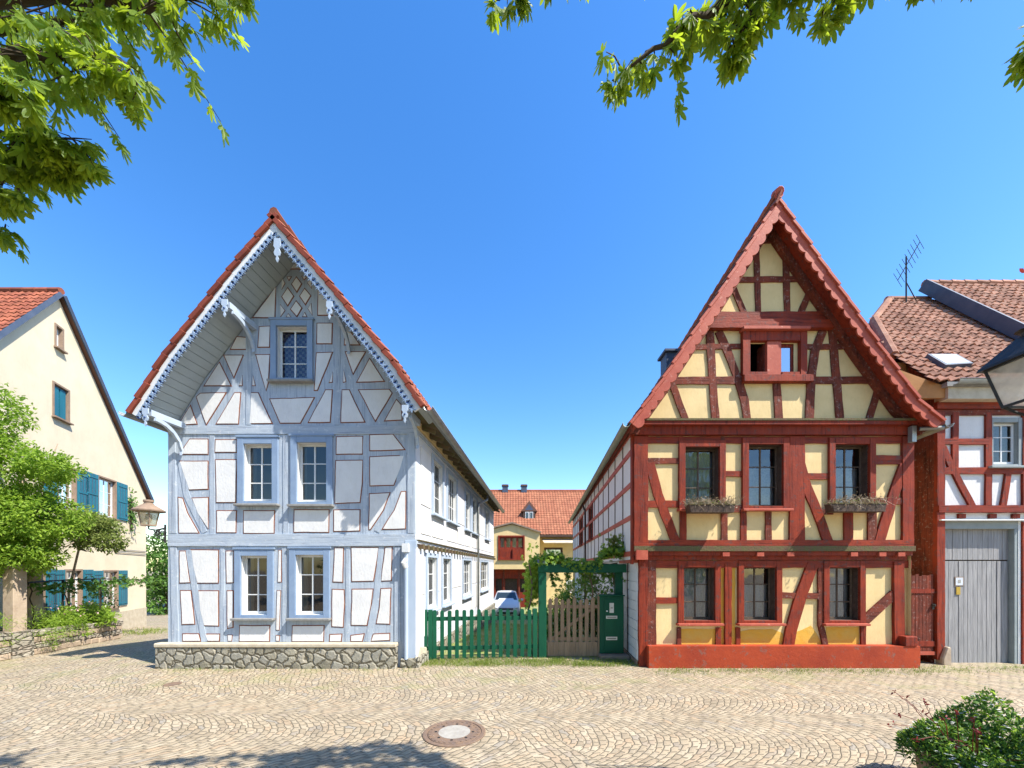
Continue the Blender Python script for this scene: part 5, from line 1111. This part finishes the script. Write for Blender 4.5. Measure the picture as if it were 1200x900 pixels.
while u < x1 - .03: wd = .13; FA.rect(mb, u + .002, min(u + wd, x1) - .002, .03, .36, .023, .04 + random.uniform(0, .004), 'gatewood'); u += wd
mb.build('kick_boards', gt_, bevel=.003)
for v in (.42, 1.18): mb = MB(); FA.rect(mb, x0, x1, v - .04, v + .04, -.03, -.002, 'gatewood'); mb.build('rail', gt_)
mb = MB(); brace(mb, FA, [(x0 + .05, .45), (x1 - .05, 1.14)], .08, 0, 'gatewood'); mb = MB(); FA.slab(mb, [(x0 + .05, .42), (x0 + .15, .42), (x1 - .05, 1.15), (x1 - .15, 1.15)], -.028, -.004, 'gatewood'); mb.build('brace', gt_)
mb = MB(); FA.rect(mb, x1 + .0, x1 + .04, .0, 1.5, -.02, .03, 'gatewood'); mb.build('post', gt_)
lb = thing('letterbox_cabinet', 'dark green letterbox cabinet with intercom beside the gate', 'letterbox', (2.3, Ya, 0))
FLb = Fr((0, 8.95, 0), (1, 0, 0), (0, -1, 0)); B_ = FLb.px
mb = MB(); FLb.rect(mb, B_(703, 0)[0], B_(731, 0)[0], .1, B_(0, 699)[1], -.28, 0, 'green'); FLb.rect(mb, B_(701.5, 0)[0], B_(732, 0)[0], B_(0, 699)[1] + .002, B_(0, 697)[1], -.3, .03, 'green')
for k in range(1, 5): u = B_(703, 0)[0] + k * .11; 
mb.build('body', lb, bevel=.006)
mb = MB(); FLb.rect(mb, B_(708, 0)[0], B_(730, 0)[0], .14, B_(0, 702)[1], .001, .018, 'green'); mb.build('door', lb, bevel=.004)
for a, b, c, d in ((714, 719, 706.5, 718), (710, 723, 721.5, 724.8), (710, 723, 746, 749.8)):
    mb = MB(); FLb.rect(mb, B_(a, 0)[0], B_(b, 0)[0], B_(0, d)[1], B_(0, c)[1], .019, .027, 'steel'); FLb.rect(mb, B_(a + 1.2, 0)[0], B_(b - 1.2, 0)[0], (B_(0, d)[1] + B_(0, c)[1]) / 2 - .008, (B_(0, d)[1] + B_(0, c)[1]) / 2 + .008, .027, .031, 'darkwood')
    mb.build('intercom' if b - a < 8 else 'letter_slot', lb)
mb = MB(); q = B_(711, 716); mb.lathe(FLb.w(q[0], q[1], .03), [(.001, -.02), (.02, -.012), (.02, .012), (.001, .02)], 'petal', 8); mb.build('bell_button', lb)
bs = MB(); bs.box(2.02, 2.68, 8.72, 9.25, -.2, .09, 'stonetrim'); bs.build('base', lb, bevel=.01)
# vine over the arch
vn = thing('climbing_vine', 'green climbing vine trailing over the dark green arch', 'vine', (1.8, 9.1, 0))
mb = MB()
for _ in range(1500):
    f = random.random(); x = .55 + f * 2.2; zt_ = 2.22 + .1 * math.sin(f * 9) + (.18 if f > .7 else 0)
    p = Vector((x, 9.05 + random.gauss(0, .13), zt_ + random.gauss(0, .07))); leaf(mb, p, rv() + Vector((0, 0, -.5)), rv() + Vector((0, -.4, 1)), random.uniform(.05, .09), 'lime' if random.random() < .6 else 'leafg')
for _ in range(500):   # drooping strands under the beam
    f = random.choice((.2, .35, .55, .62, .75, .85, .93)); x = .6 + f * 2.1 + random.gauss(0, .06); p = Vector((x, 9.22 + random.gauss(0, .08), 2.1 - abs(random.gauss(0, .28)))); leaf(mb, p, rv() + Vector((0, 0, -1)), rv() + Vector((0, -.6, .5)), random.uniform(.05, .08), 'leafg')
for _ in range(650):   # hanging mass left of the post
    p = Vector((.50 + random.gauss(0, .09), 9.3 + random.gauss(0, .10), 1.80 + random.gauss(0, .30))); leaf(mb, p, rv() * .6 + Vector((0, 0, -1)), rv() + Vector((0, -1, .3)), random.uniform(.05, .09), 'lime')
for _ in range(90):
    p = Vector((2.45 + random.gauss(0, .12), 9.05, 2.5 + random.random() * .35)); leaf(mb, p, rv() + Vector((0, 0, .7)), rv(), .08, 'olive')
mb.build('leaves', vn)
mb = MB()
for x in (2.5, 2.0, .5): mb.tube(rough_line((x, 9.3, -.1), (x - .1, 9.12, 2.2), 8, .03), [.03, .03, .028, .026, .024, .022, .02, .018, .015], 'bark', 6)
mb.tube(rough_line((2.5, 9.1, 2.2), (.5, 9.1, 2.24), 10, .02), .018, 'bark', 5); mb.build('stems', vn)
# greenery behind the gate
bush('garden_shrub', 'low green shrub growing behind the wooden picket gate', 'shrub', (1.5, 10.2, 0), [(0, 0, .5, .45), (-.4, .3, .6, .4), (.5, .2, .7, .45), (.9, .5, .9, .4), (.2, .6, 1.0, .4)], 2400, .11, 'leafg')
bush('garden_shrub', 'taller green shrub behind the letterbox cabinet', 'shrub', (2.3, 10.6, 0), [(0, 0, .6, .4), (.1, .2, 1.2, .4), (-.1, .4, 1.6, .35)], 1500, .10, 'olive')
bush('garden_shrub', 'yellow green shrub by the red ground floor across the courtyard', 'shrub', (2.6, 20, g(0, 20)), [(0, 0, .8, .7), (.6, 0, 1.4, .7), (1.2, 0, .8, .8)], 1800, .16, 'lime')
# ================================================================== WALL LANTERN at blue house corner
ln = thing('wall_lantern', 'old street lantern on a scrolled iron bracket at the left corner of the blue house', 'lantern', (-7.3, 8.0, 2.9))
c = Vector((-7.55, 7.98, 3.26))
mb = MB(); mb.lathe(c, [(.13, -.28), (.185, .0)], milky('amber lantern glass', (.62, .55, .36), .2), 6, .3); mb.build('glass', ln)
mb = MB()
for k in range(6): a = .3 + k * math.pi / 3; mb.tube([c + Vector((.13 * math.cos(a), .13 * math.sin(a), -.28)), c + Vector((.187 * math.cos(a), .187 * math.sin(a), .01))], .009, 'stonetrim', 5)
mb.lathe(c, [(.14, -.30), (.14, -.275)], 'stonetrim', 6, .3); mb.lathe(c, [(.27, .0), (.275, .025), (.15, .11), (.09, .15), (.07, .19), (.09, .20), (.085, .24), (.02, .25)], 'stonetrim', 18); mb.build('cap', ln)
mb = MB(); mb.lathe(c + Vector((0, 0, -.18)), [(.03, -.05), (.06, .03), (.05, .12), (.01, .15)], 'petal', 10); mb.build('bulb', ln, smooth=True)
mb = MB(); mb.tube([c + Vector((0, 0, -.30)), c + Vector((0, 0, -.36)), c + Vector((.12, .03, -.38)), (-7.25, 8.05, 2.93)], .016, 'iron', 6)
for r0, cx in ((.09, -7.31), (.055, -7.40)):
    mb.tube([(cx + r0 * (1 - k / 30) * math.cos(k * .45), 8.02, 2.82 + r0 * (1 - k / 30) * math.sin(k * .45)) for k in range(24)], .011, 'iron', 5)
mb.tube([(-7.26, 8.04, 3.0), (-7.26, 8.04, 2.62)], .02, 'iron', 6); mb.tube([(-7.26, 8.02, 2.66), (-7.4, 8.02, 2.72), (-7.48, 8.02, 2.88)], .012, 'iron', 5); mb.build('bracket', ln)
# ================================================================== BIG STREET LANTERN at the right edge
bl = thing('street_lantern', 'large dark four sided street lantern at the right edge of the photo', 'lantern', (3.46, 2.6, 3.0))
c = Vector((3.52, 2.60, 3.50)); bw = .085; tw_ = .138
mb = MB()
def sq(r, zz, rot=0): return [c + Vector((r * sx, r * sy, zz)) for sx, sy in ((-1, -1), (1, -1), (1, 1), (-1, 1))]
mb.add(sq(bw, -.27) + sq(tw_, 0), [(0, 1, 5, 4), (1, 2, 6, 5), (2, 3, 7, 6), (3, 0, 4, 7)], milky('dusty lantern glass', (.80, .75, .66), .25)); mb.build('glass', bl)
mb = MB()
for a, b in zip(sq(bw + .003, -.28), sq(tw_ + .004, .0)): mb.beam(a, b, .014, .014, 'iron')
s_ = sq(bw + .003, -.28)
for i in range(4): mb.beam(s_[i], s_[(i + 1) % 4], .016, .016, 'iron')
s_ = sq(tw_ + .004, 0)
for i in range(4): mb.beam(s_[i], s_[(i + 1) % 4], .02, .02, 'iron')
mb.build('frame', bl)
mb = MB(); a, b, e = sq(.172, 0), sq(.165, .02), sq(.045, .175); mb.add(a + b + e, [(0, 1, 5, 4), (1, 2, 6, 5), (2, 3, 7, 6), (3, 0, 4, 7), (4, 5, 9, 8), (5, 6, 10, 9), (6, 7, 11, 10), (7, 4, 8, 11), (3, 2, 1, 0)], 'iron')
mb.lathe(c, [(.045, .17), (.05, .20), (.075, .215), (.03, .235), (.02, .25), (.028, .265), (.015, .285), (.003, .295)], 'iron', 12); mb.build('roof', bl)
mb = MB(); mb.lathe(c + Vector((0, 0, -.16)), [(.012, -.0), (.022, .04), (.022, .09), (.01, .13)], 'petal', 10); mb.build('mantle', bl, smooth=True)
mb = MB(); mb.tube([c + Vector((0, 0, -.27)), c + Vector((0, 0, -.47))], .014, 'iron', 8); mb.lathe(c + Vector((0, 0, -.47)), [(.003, -.05), (.02, -.02), (.03, 0), (.02, .03), (.01, .04)], 'iron', 10)
mb.tube([c + Vector((-.085, .085, -.28)), c + Vector((-.04, .04, -.34)), c + Vector((0, 0, -.38))], .009, 'iron', 6); mb.tube([c + Vector((.0, 0, -.43)), c + Vector((.3, 0, -.5)), (4.5, 2.6, 2.75)], .018, 'iron', 8)
mb.tube([(4.5, 2.6, 0), (4.5, 2.6, 3.3)], [.08, .05], 'iron', 12); mb.build('bracket', bl)
mb = MB(); c6 = Vector((3.50, 2.6, 4.15))
for _ in range(14): leaf(mb, c6 + Vector((random.uniform(.02, .3), random.uniform(-.1, .1), random.uniform(-.07, .07))), rv() + Vector((0, 0, -.6)), rv(), .05, 'redleaf', 'oval')
mb.tube([c6 + Vector((.25, 0, 0)), (4.4, 2.6, 4.0), (4.6, 2.5, 0)], [.006, .02, .03], 'twig', 5); tag(mb.build('red_leaved_branch', org=(4.5, 2.6, 0)), 'few dark red leaves above the lantern at the right edge', 'branch')
# ================================================================== WINDOW BOXES
def flower_box(x0, x1, ytop, label):
    (u0, v1), (u1, _) = F1.px(x0, ytop), F1.px(x1, ytop); t_ = thing('flower_box', label, 'flower box', (u0, 7.95, v1 - .2), 'window boxes of dried plants')
    mb = MB(); d0, d1 = .17, .38; u0 *= .975; u1 *= .972
    F1.slab(mb, [(u0 + .03, v1 - .17), (u1 - .03, v1 - .17), (u1, v1), (u0, v1)], d0, d1, 'darkwood'); F1.rect(mb, u0, u1, v1 - .02, v1 + .003, d0 - .01, d1 + .012, 'moss'); mb.build('trough', t_, bevel=.008)
    mb = MB()
    for _ in range(230):
        u = random.uniform(u0 - .02, u1 + .02); p = Vector(F1.w(u, v1, random.uniform(d0, d1))); dn = random.random() < .6
        q = p + Vector((random.gauss(0, .06), random.gauss(-.05, .05), random.uniform(.02, .13))); r_ = q + Vector((random.gauss(0, .08), -abs(random.gauss(.04, .04)), (-.20 if dn else .08) * random.random()))
        mb.tube([p, q, r_], [.003, .0025, .0015], 'dry', 3, False)
        if random.random() < .5: leaf(mb, r_, rv(), rv(), .04, 'dry', 'oval')
    for _ in range(70): leaf(mb, Vector(F1.w(random.uniform(u0, u1), v1 + random.uniform(0, .07), random.uniform(d0, d1))), rv() + Vector((0, 0, .4)), rv(), .045, 'olive', 'oval')
    mb.build('dried_plants', t_)
flower_box(803, 857, 594, 'dark window box of dried stalks under the left upper window of the red house')
flower_box(967, 1031, 593, 'dark window box of dried stalks under the right upper window of the red house')
# ================================================================== MANHOLE
mh = thing('manhole_cover', 'round iron manhole cover with pale concrete centre in the cobbles', 'manhole', (-.73, 4.87, 0))
c = (-.73, 4.87, 0)
M['rust'] = mat('rusty cast iron', (.20, .13, .085), (.14, .10, .08), 12, .7, .6, 60, .004, worn=(.3, .25, .2), wornamt=.6)
mb = MB(); mb.lathe(c, [(.395, -.02), (.395, .012), (.385, .016), (.345, .016), (.340, .006), (.335, .006)], 'rust', 48); mb.build('frame_ring', mh)
mb = MB(); mb.lathe(c, [(.332, -.02), (.332, .013), (.325, .017), (.205, .017)], 'rust', 48)
for k in range(28): a = k * 6.28318 / 28; p = Vector(c) + Vector((math.cos(a) * .29, math.sin(a) * .29, .018)); mb.beam(p, p + Vector((math.cos(a) * .03, math.sin(a) * .03, 0)), .03, .008, 'rust')
for k in range(8): a = k * 6.28318 / 8; p = Vector(c) + Vector((math.cos(a) * .235, math.sin(a) * .235, .0178)); mb.lathe(p, [(.018, -.002), (.018, .0015)], 'black', 10)
mb.build('lid', mh); mb = MB(); mb.lathe(c, [(.20, 0), (.20, .019)], mat('dull concrete', (.34, .32, .28), (.27, .25, .22), 14, .9, .4, 80, .004), 40); mb.build('concrete_disc', mh)
mb = MB(); c2 = (-6.1, 6.9, 0); mb.lathe(c2, [(.13, 0), (.13, .01), (.001, .012)], 'rust', 20); tag(mb.build('valve_cap', org=c2), 'small iron valve cap in the cobbles in front of the blue house', 'valve cap')
# ================================================================== PLANTER
pt = thing('barrel_planter', 'half barrel planter full of white flowering plants at the lower right corner', 'planter', (4.20, 3.36, 0))
c = Vector((4.20, 3.36, 0)); mb = MB(); n = 26
for k in range(n):
    a0, a1 = 6.28318 * (k + .03) / n, 6.28318 * (k + .97) / n; vs = []
    for zz, r_ in ((0, .40), (.22, .46), (.43, .475)):
        for a, rr in ((a0, r_), (a1, r_), (a1, r_ - .03), (a0, r_ - .03)): vs.append(c + Vector((rr * math.cos(a), rr * math.sin(a), zz)))
    mb.add(vs, [(0, 1, 5, 4), (4, 5, 9, 8), (2, 3, 7, 6), (6, 7, 11, 10), (8, 9, 10, 11), (1, 2, 6, 5), (5, 6, 10, 9), (3, 0, 4, 7), (7, 4, 8, 11)], 'gatewood')
mb.build('staves', pt); mb = MB()
for zz, r_ in ((.10, .434), (.34, .475)): mb.lathe(c + Vector((0, 0, zz)), [(r_, 0), (r_ + .006, 0), (r_ + .006, .035), (r_, .035)], 'iron', 40)
mb.build('hoop', pt); mb = MB(); mb.lathe(c, [(.44, .34), (.001, .38)], 'soil', 24); mb.build('soil', pt)
pf = thing('flowering_plant', 'dense green plant with small white flowers and dark red leaves in the barrel', 'plant', (4.20, 3.36, .45))
mb = MB(); random.seed(31)
lump = [(random.uniform(-.45, .5), random.uniform(-.4, .4), random.uniform(-.16, .14), random.uniform(.08, .2)) for _ in range(16)]
def lumpy(d): return sum(a * math.exp(-((d.x - x) ** 2 + (d.y - y) ** 2) / w_ ** 2) for x, y, a, w_ in lump)
def dome(r): r *= .9; a = random.random() * 6.283; q = math.sqrt(random.random()) * r; return Vector((q * math.cos(a), q * math.sin(a), 0)), q
for _ in range(10500):
    d, q = dome(.64); h = .44 + (.29 + .08 * math.sin(d.x * 9) + .06 * math.sin(d.y * 13)) * (1 - (q / .66) ** 2) * (1 + .25 * (d.x > 0)) + lumpy(d); zz = .34 + (h - .34) * random.random() ** .4 - max(0, q - .45) * .6
    leaf(mb, c + d + Vector((0, 0, zz)), rv() + Vector((d.x, d.y, .4)), rv() + Vector((0, 0, 1)), random.uniform(.025, .055), random.choice(('leafg', 'leafg', 'leafd', 'lime')), 'oval')
for _ in range(60):
    d, q = dome(.5); mb.tube([c + d * .5 + Vector((0, 0, .42)), c + d + Vector((0, 0, .72 - q * .4))], [.005, .003], 'leafg', 4)
mb.build('foliage', pf); mb = MB()
for _ in range(230):
    d, q = dome(.62); h = .46 + (.29 + .08 * math.sin(d.x * 9) + .06 * math.sin(d.y * 13)) * (1 - (q / .66) ** 2) * (1 + .25 * (d.x > 0)) + lumpy(d); p = c + d + Vector((0, 0, h - random.random() * .08))
    for k in range(5): a = k * 1.2566; leaf(mb, p, (math.cos(a), math.sin(a), .2), (0, 0, 1), .017, 'petal', 'oval')
mb.build('blossoms', pf); mb = MB()
for k in range(16):
    a = random.uniform(2.2, 4.2); b = c + Vector((.35 * math.cos(a), .35 * math.sin(a), .55)); e = b + Vector((.35 * math.cos(a) * random.random(), .3 * math.sin(a), random.uniform(.0, .32))); mb.tube([b, b.lerp(e, .5) + Vector((0, 0, .04)), e], .003, 'redleaf', 4)
    for _ in range(5): leaf(mb, e + rv() * .02, rv(), rv(), .035, 'redleaf', 'oval')
mb.build('red_sprigs', pf)
# ================================================================== GRASS along walls
gr = MB()
def tuft(x, y, n, s, sp=.12):
    for _ in range(n):
        px_ = x + random.gauss(0, sp); py_ = y + random.gauss(0, sp * .6); leaf(gr, (px_, py_, g(px_, py_) - .005), Vector((random.gauss(0, .5), random.gauss(0, .5), 1)), rv(), s * random.uniform(.5, 1.3), 'grass', 'blade')
for _ in range(150): tuft(random.uniform(2.9, 8.6), 7.9 - abs(random.gauss(0, .16)), 16, .06)
for _ in range(330): tuft(random.uniform(-1.95, 2.7), random.uniform(8.15, 8.75), 22, .075)
for _ in range(26): tuft(random.uniform(-7.2, -2), 7.88 - abs(random.gauss(0, .05)), 12, .06)
for _ in range(50): tuft(random.uniform(8.6, 12), 8.1 - abs(random.gauss(0, .25)), 16, .06)
for _ in range(420): Y = random.uniform(9.2, 18); tuft(random.uniform(L0(Y), 1.6), Y, 16, .09, .2)
for _ in range(60): tuft(random.uniform(-14.9, -12.6), random.uniform(12.8, 15.4), 14, .12)
for _ in range(140): tuft(random.uniform(-2, 8), random.uniform(7.3, 7.85), 5, .035)
tag(gr.build('grass', org=(0, 0, 0)), 'short grass and moss along the foot of the walls and in the courtyard', 'grass', kind='stuff')
# ================================================================== OVERHANGING TREES
def at(x, y, Y): return Vector(((x - CX) * Y / FP, Y, CAMZ + (HY - y) * Y / FP))
def big_tree(label, base, fork, limbs, canopy, nleaf):
    t_ = thing('overhanging_tree', label, 'tree', base, 'maples spreading over the street')
    mb = MB(); lf = MB(); mb.tube(rough_line(base, fork, 6, .015), [.26, .23, .21, .2, .18, .17, .15], 'bark', 12)
    for pts, r0, dens, spread in limbs:
        dens = max(2, round(dens * .60)); P = [Vector(fork)] + [Vector(p) for p in pts]; Q = []
        for i in range(len(P) - 1):
            for j in range(5): Q.append(P[i].lerp(P[i + 1], j / 5) + rv() * .02)
        Q.append(P[-1]); mb.tube(Q, [r0 * (1 - .93 * i / (len(Q) - 1)) for i in range(len(Q))], 'twig', 6)
        n0 = 5; spread0 = spread
        for i in range(n0, len(Q)):
            spread = spread0 * (1 - .55 * max(0, i / len(Q) - .6) / .4)
            for _ in range(dens):
                b = Q[i] + rv() * spread * .25; e = b + (rv() * Vector((1, .8, .55)) + Vector((0, 0, -.25))) * spread * random.uniform(.4, 1.1) if False else b + Vector((random.gauss(0, 1), random.gauss(0, .8), random.gauss(-.35, .55))) * spread * random.uniform(.3, .8)
                mb.tube([Q[i], b.lerp(e, .5) + Vector((0, 0, .02)), e], [.006, .004, .002], 'twig', 3, False)
                for f in (.35, .6, .8, 1, 1):
                    p = b.lerp(e, f); dd = (e - b).normalized() * .5 + Vector((random.gauss(0, .5), random.gauss(0, .5), -.75))
                    leaf(lf, p + dd.normalized() * .03, dd, Vector((random.gauss(0, .5), random.gauss(-.3, .5), .9)), random.uniform(.045, .095), 'maple', 'pal')
    crown(lf, canopy, nleaf, .17, 'maple', 'oval', lambda p: not (p.y > 0 and CAMZ + (p.y) * 1.42 > p.z), .3)
    mb.build('trunk', t_, smooth=True); lf.build('crown', t_)
A = at
big_tree('left maple whose leafy branches hang into the upper left corner', (-4.6, -1.6, 0), (-4.4, -.9, 3.4),
    [([A(-120, 20, 2.2), A(60, -10, 2.2), A(170, 5, 2.2), A(290, -20, 2.2)], .06, 7, .30), ([A(-130, 90, 2.3), A(30, 60, 2.2), A(95, 70, 2.15), A(160, 95, 2.1)], .05, 7, .24),
     ([A(-140, 160, 2.3), A(-20, 150, 2.3), A(50, 160, 2.3), A(98, 178, 2.3)], .035, 6, .17), ([A(-150, 240, 2.4), A(-60, 252, 2.4), A(5, 270, 2.4)], .02, 5, .13), ([A(-140, 190, 2.35), A(-30, 185, 2.35), A(60, 190, 2.35), A(108, 182, 2.35)], .02, 6, .11), ([A(-140, 215, 2.3), A(-60, 210, 2.3), A(22, 222, 2.3)], .02, 5, .10),
     ([A(-90, 40, 2.6), A(40, 30, 2.6), A(100, 20, 2.5), A(180, -10, 2.5)], .05, 6, .26), ([A(-120, 110, 2.0), A(-10, 100, 2.0), A(20, 110, 2.0)], .03, 6, .18)],
    [(-3.5, -1.6, 6.8, 1.5), (-2.0, -.9, 7.0, 1.1), (-4.8, -.4, 7.2, 1.3), (-3.2, -.2, 7.2, 1.1), (-1.2, -.5, 7.0, .8), (-6, -1, 6.4, 1.3)], 5200)
big_tree('right maple whose branches hang into the top centre and upper right', (6.4, -1.2, 0), (6.0, -.4, 3.8),
    [([A(1250, -90, 2.1), A(1000, -60, 2.15), A(850, 0, 2.15), A(790, 40, 2.15), A(720, 95, 2.15)], .06, 3, .14), ([A(1230, -160, 2.2), A(1000, -90, 2.2), A(890, 0, 2.2), A(860, 55, 2.2)], .05, 7, .17),
     ([A(1200, -150, 2.3), A(980, -70, 2.3), A(880, 5, 2.3), A(800, 25, 2.3)], .05, 6, .17), ([A(1260, -110, 2.2), A(1100, -80, 2.2), A(1010, -30, 2.2), A(965, 18, 2.2)], .03, 3, .09),
     ([A(1300, -10, 2.0), A(1235, 10, 2.0), A(1205, 60, 2.0)], .03, 2, .06), ([A(1270, -80, 2.1), A(1150, -55, 2.1), A(1080, -30, 2.1)], .03, 2, .07),
     ([A(1100, -120, 2.2), A(800, -80, 2.2), A(650, -40, 2.2), A(585, 0, 2.2)], .03, 3, .11)],
    [(5.6, -1.6, 6.6, 1.4), (4.2, -.9, 7.0, 1.2), (2.8, -1.0, 6.8, 1.1), (6.8, -.4, 6.0, 1.2), (7.6, .0, 6.2, 1.1), (5.6, -.4, 7.2, 1.1), (8.4, -.4, 6.0, 1.2), (1.2, -.8, 6.8, .8)], 6500)

# ================================================================== unseen trees added behind the camera so the window panes have foliage to mirror
for i, (x, y, h) in enumerate(((-9, -9.5, 8.5), (-2.5, -11, 9.5), (4.5, -10, 8.8), (12, -11.5, 9.5))):
    random.seed(50 + i)
    tree_obj('reflection_tree', ('unseen leafy tree added across the street behind the camera, the leftmost, mirrored in the panes', 'tallest unseen leafy tree added across the street behind the camera, mirrored in the panes', 'unseen leafy tree added across the street behind the camera, right of the middle', 'rightmost unseen leafy tree added across the street behind the camera')[i], (x, y, 0),
             [(x, y, 0), (x + .1, y, 1.5), (x, y, 3.2), (x, y, 5)], [.24, .2, .16, .08], [], [(x + random.uniform(-2.4, 2.4), y + random.uniform(-1.2, 1.2), 1.6 + (h - 2.6) * k / 12, random.uniform(1.2, 1.9)) for k in range(13)], 3600, .34, 'leafg', 'oval', None, .4, group='unseen trees added across the street')
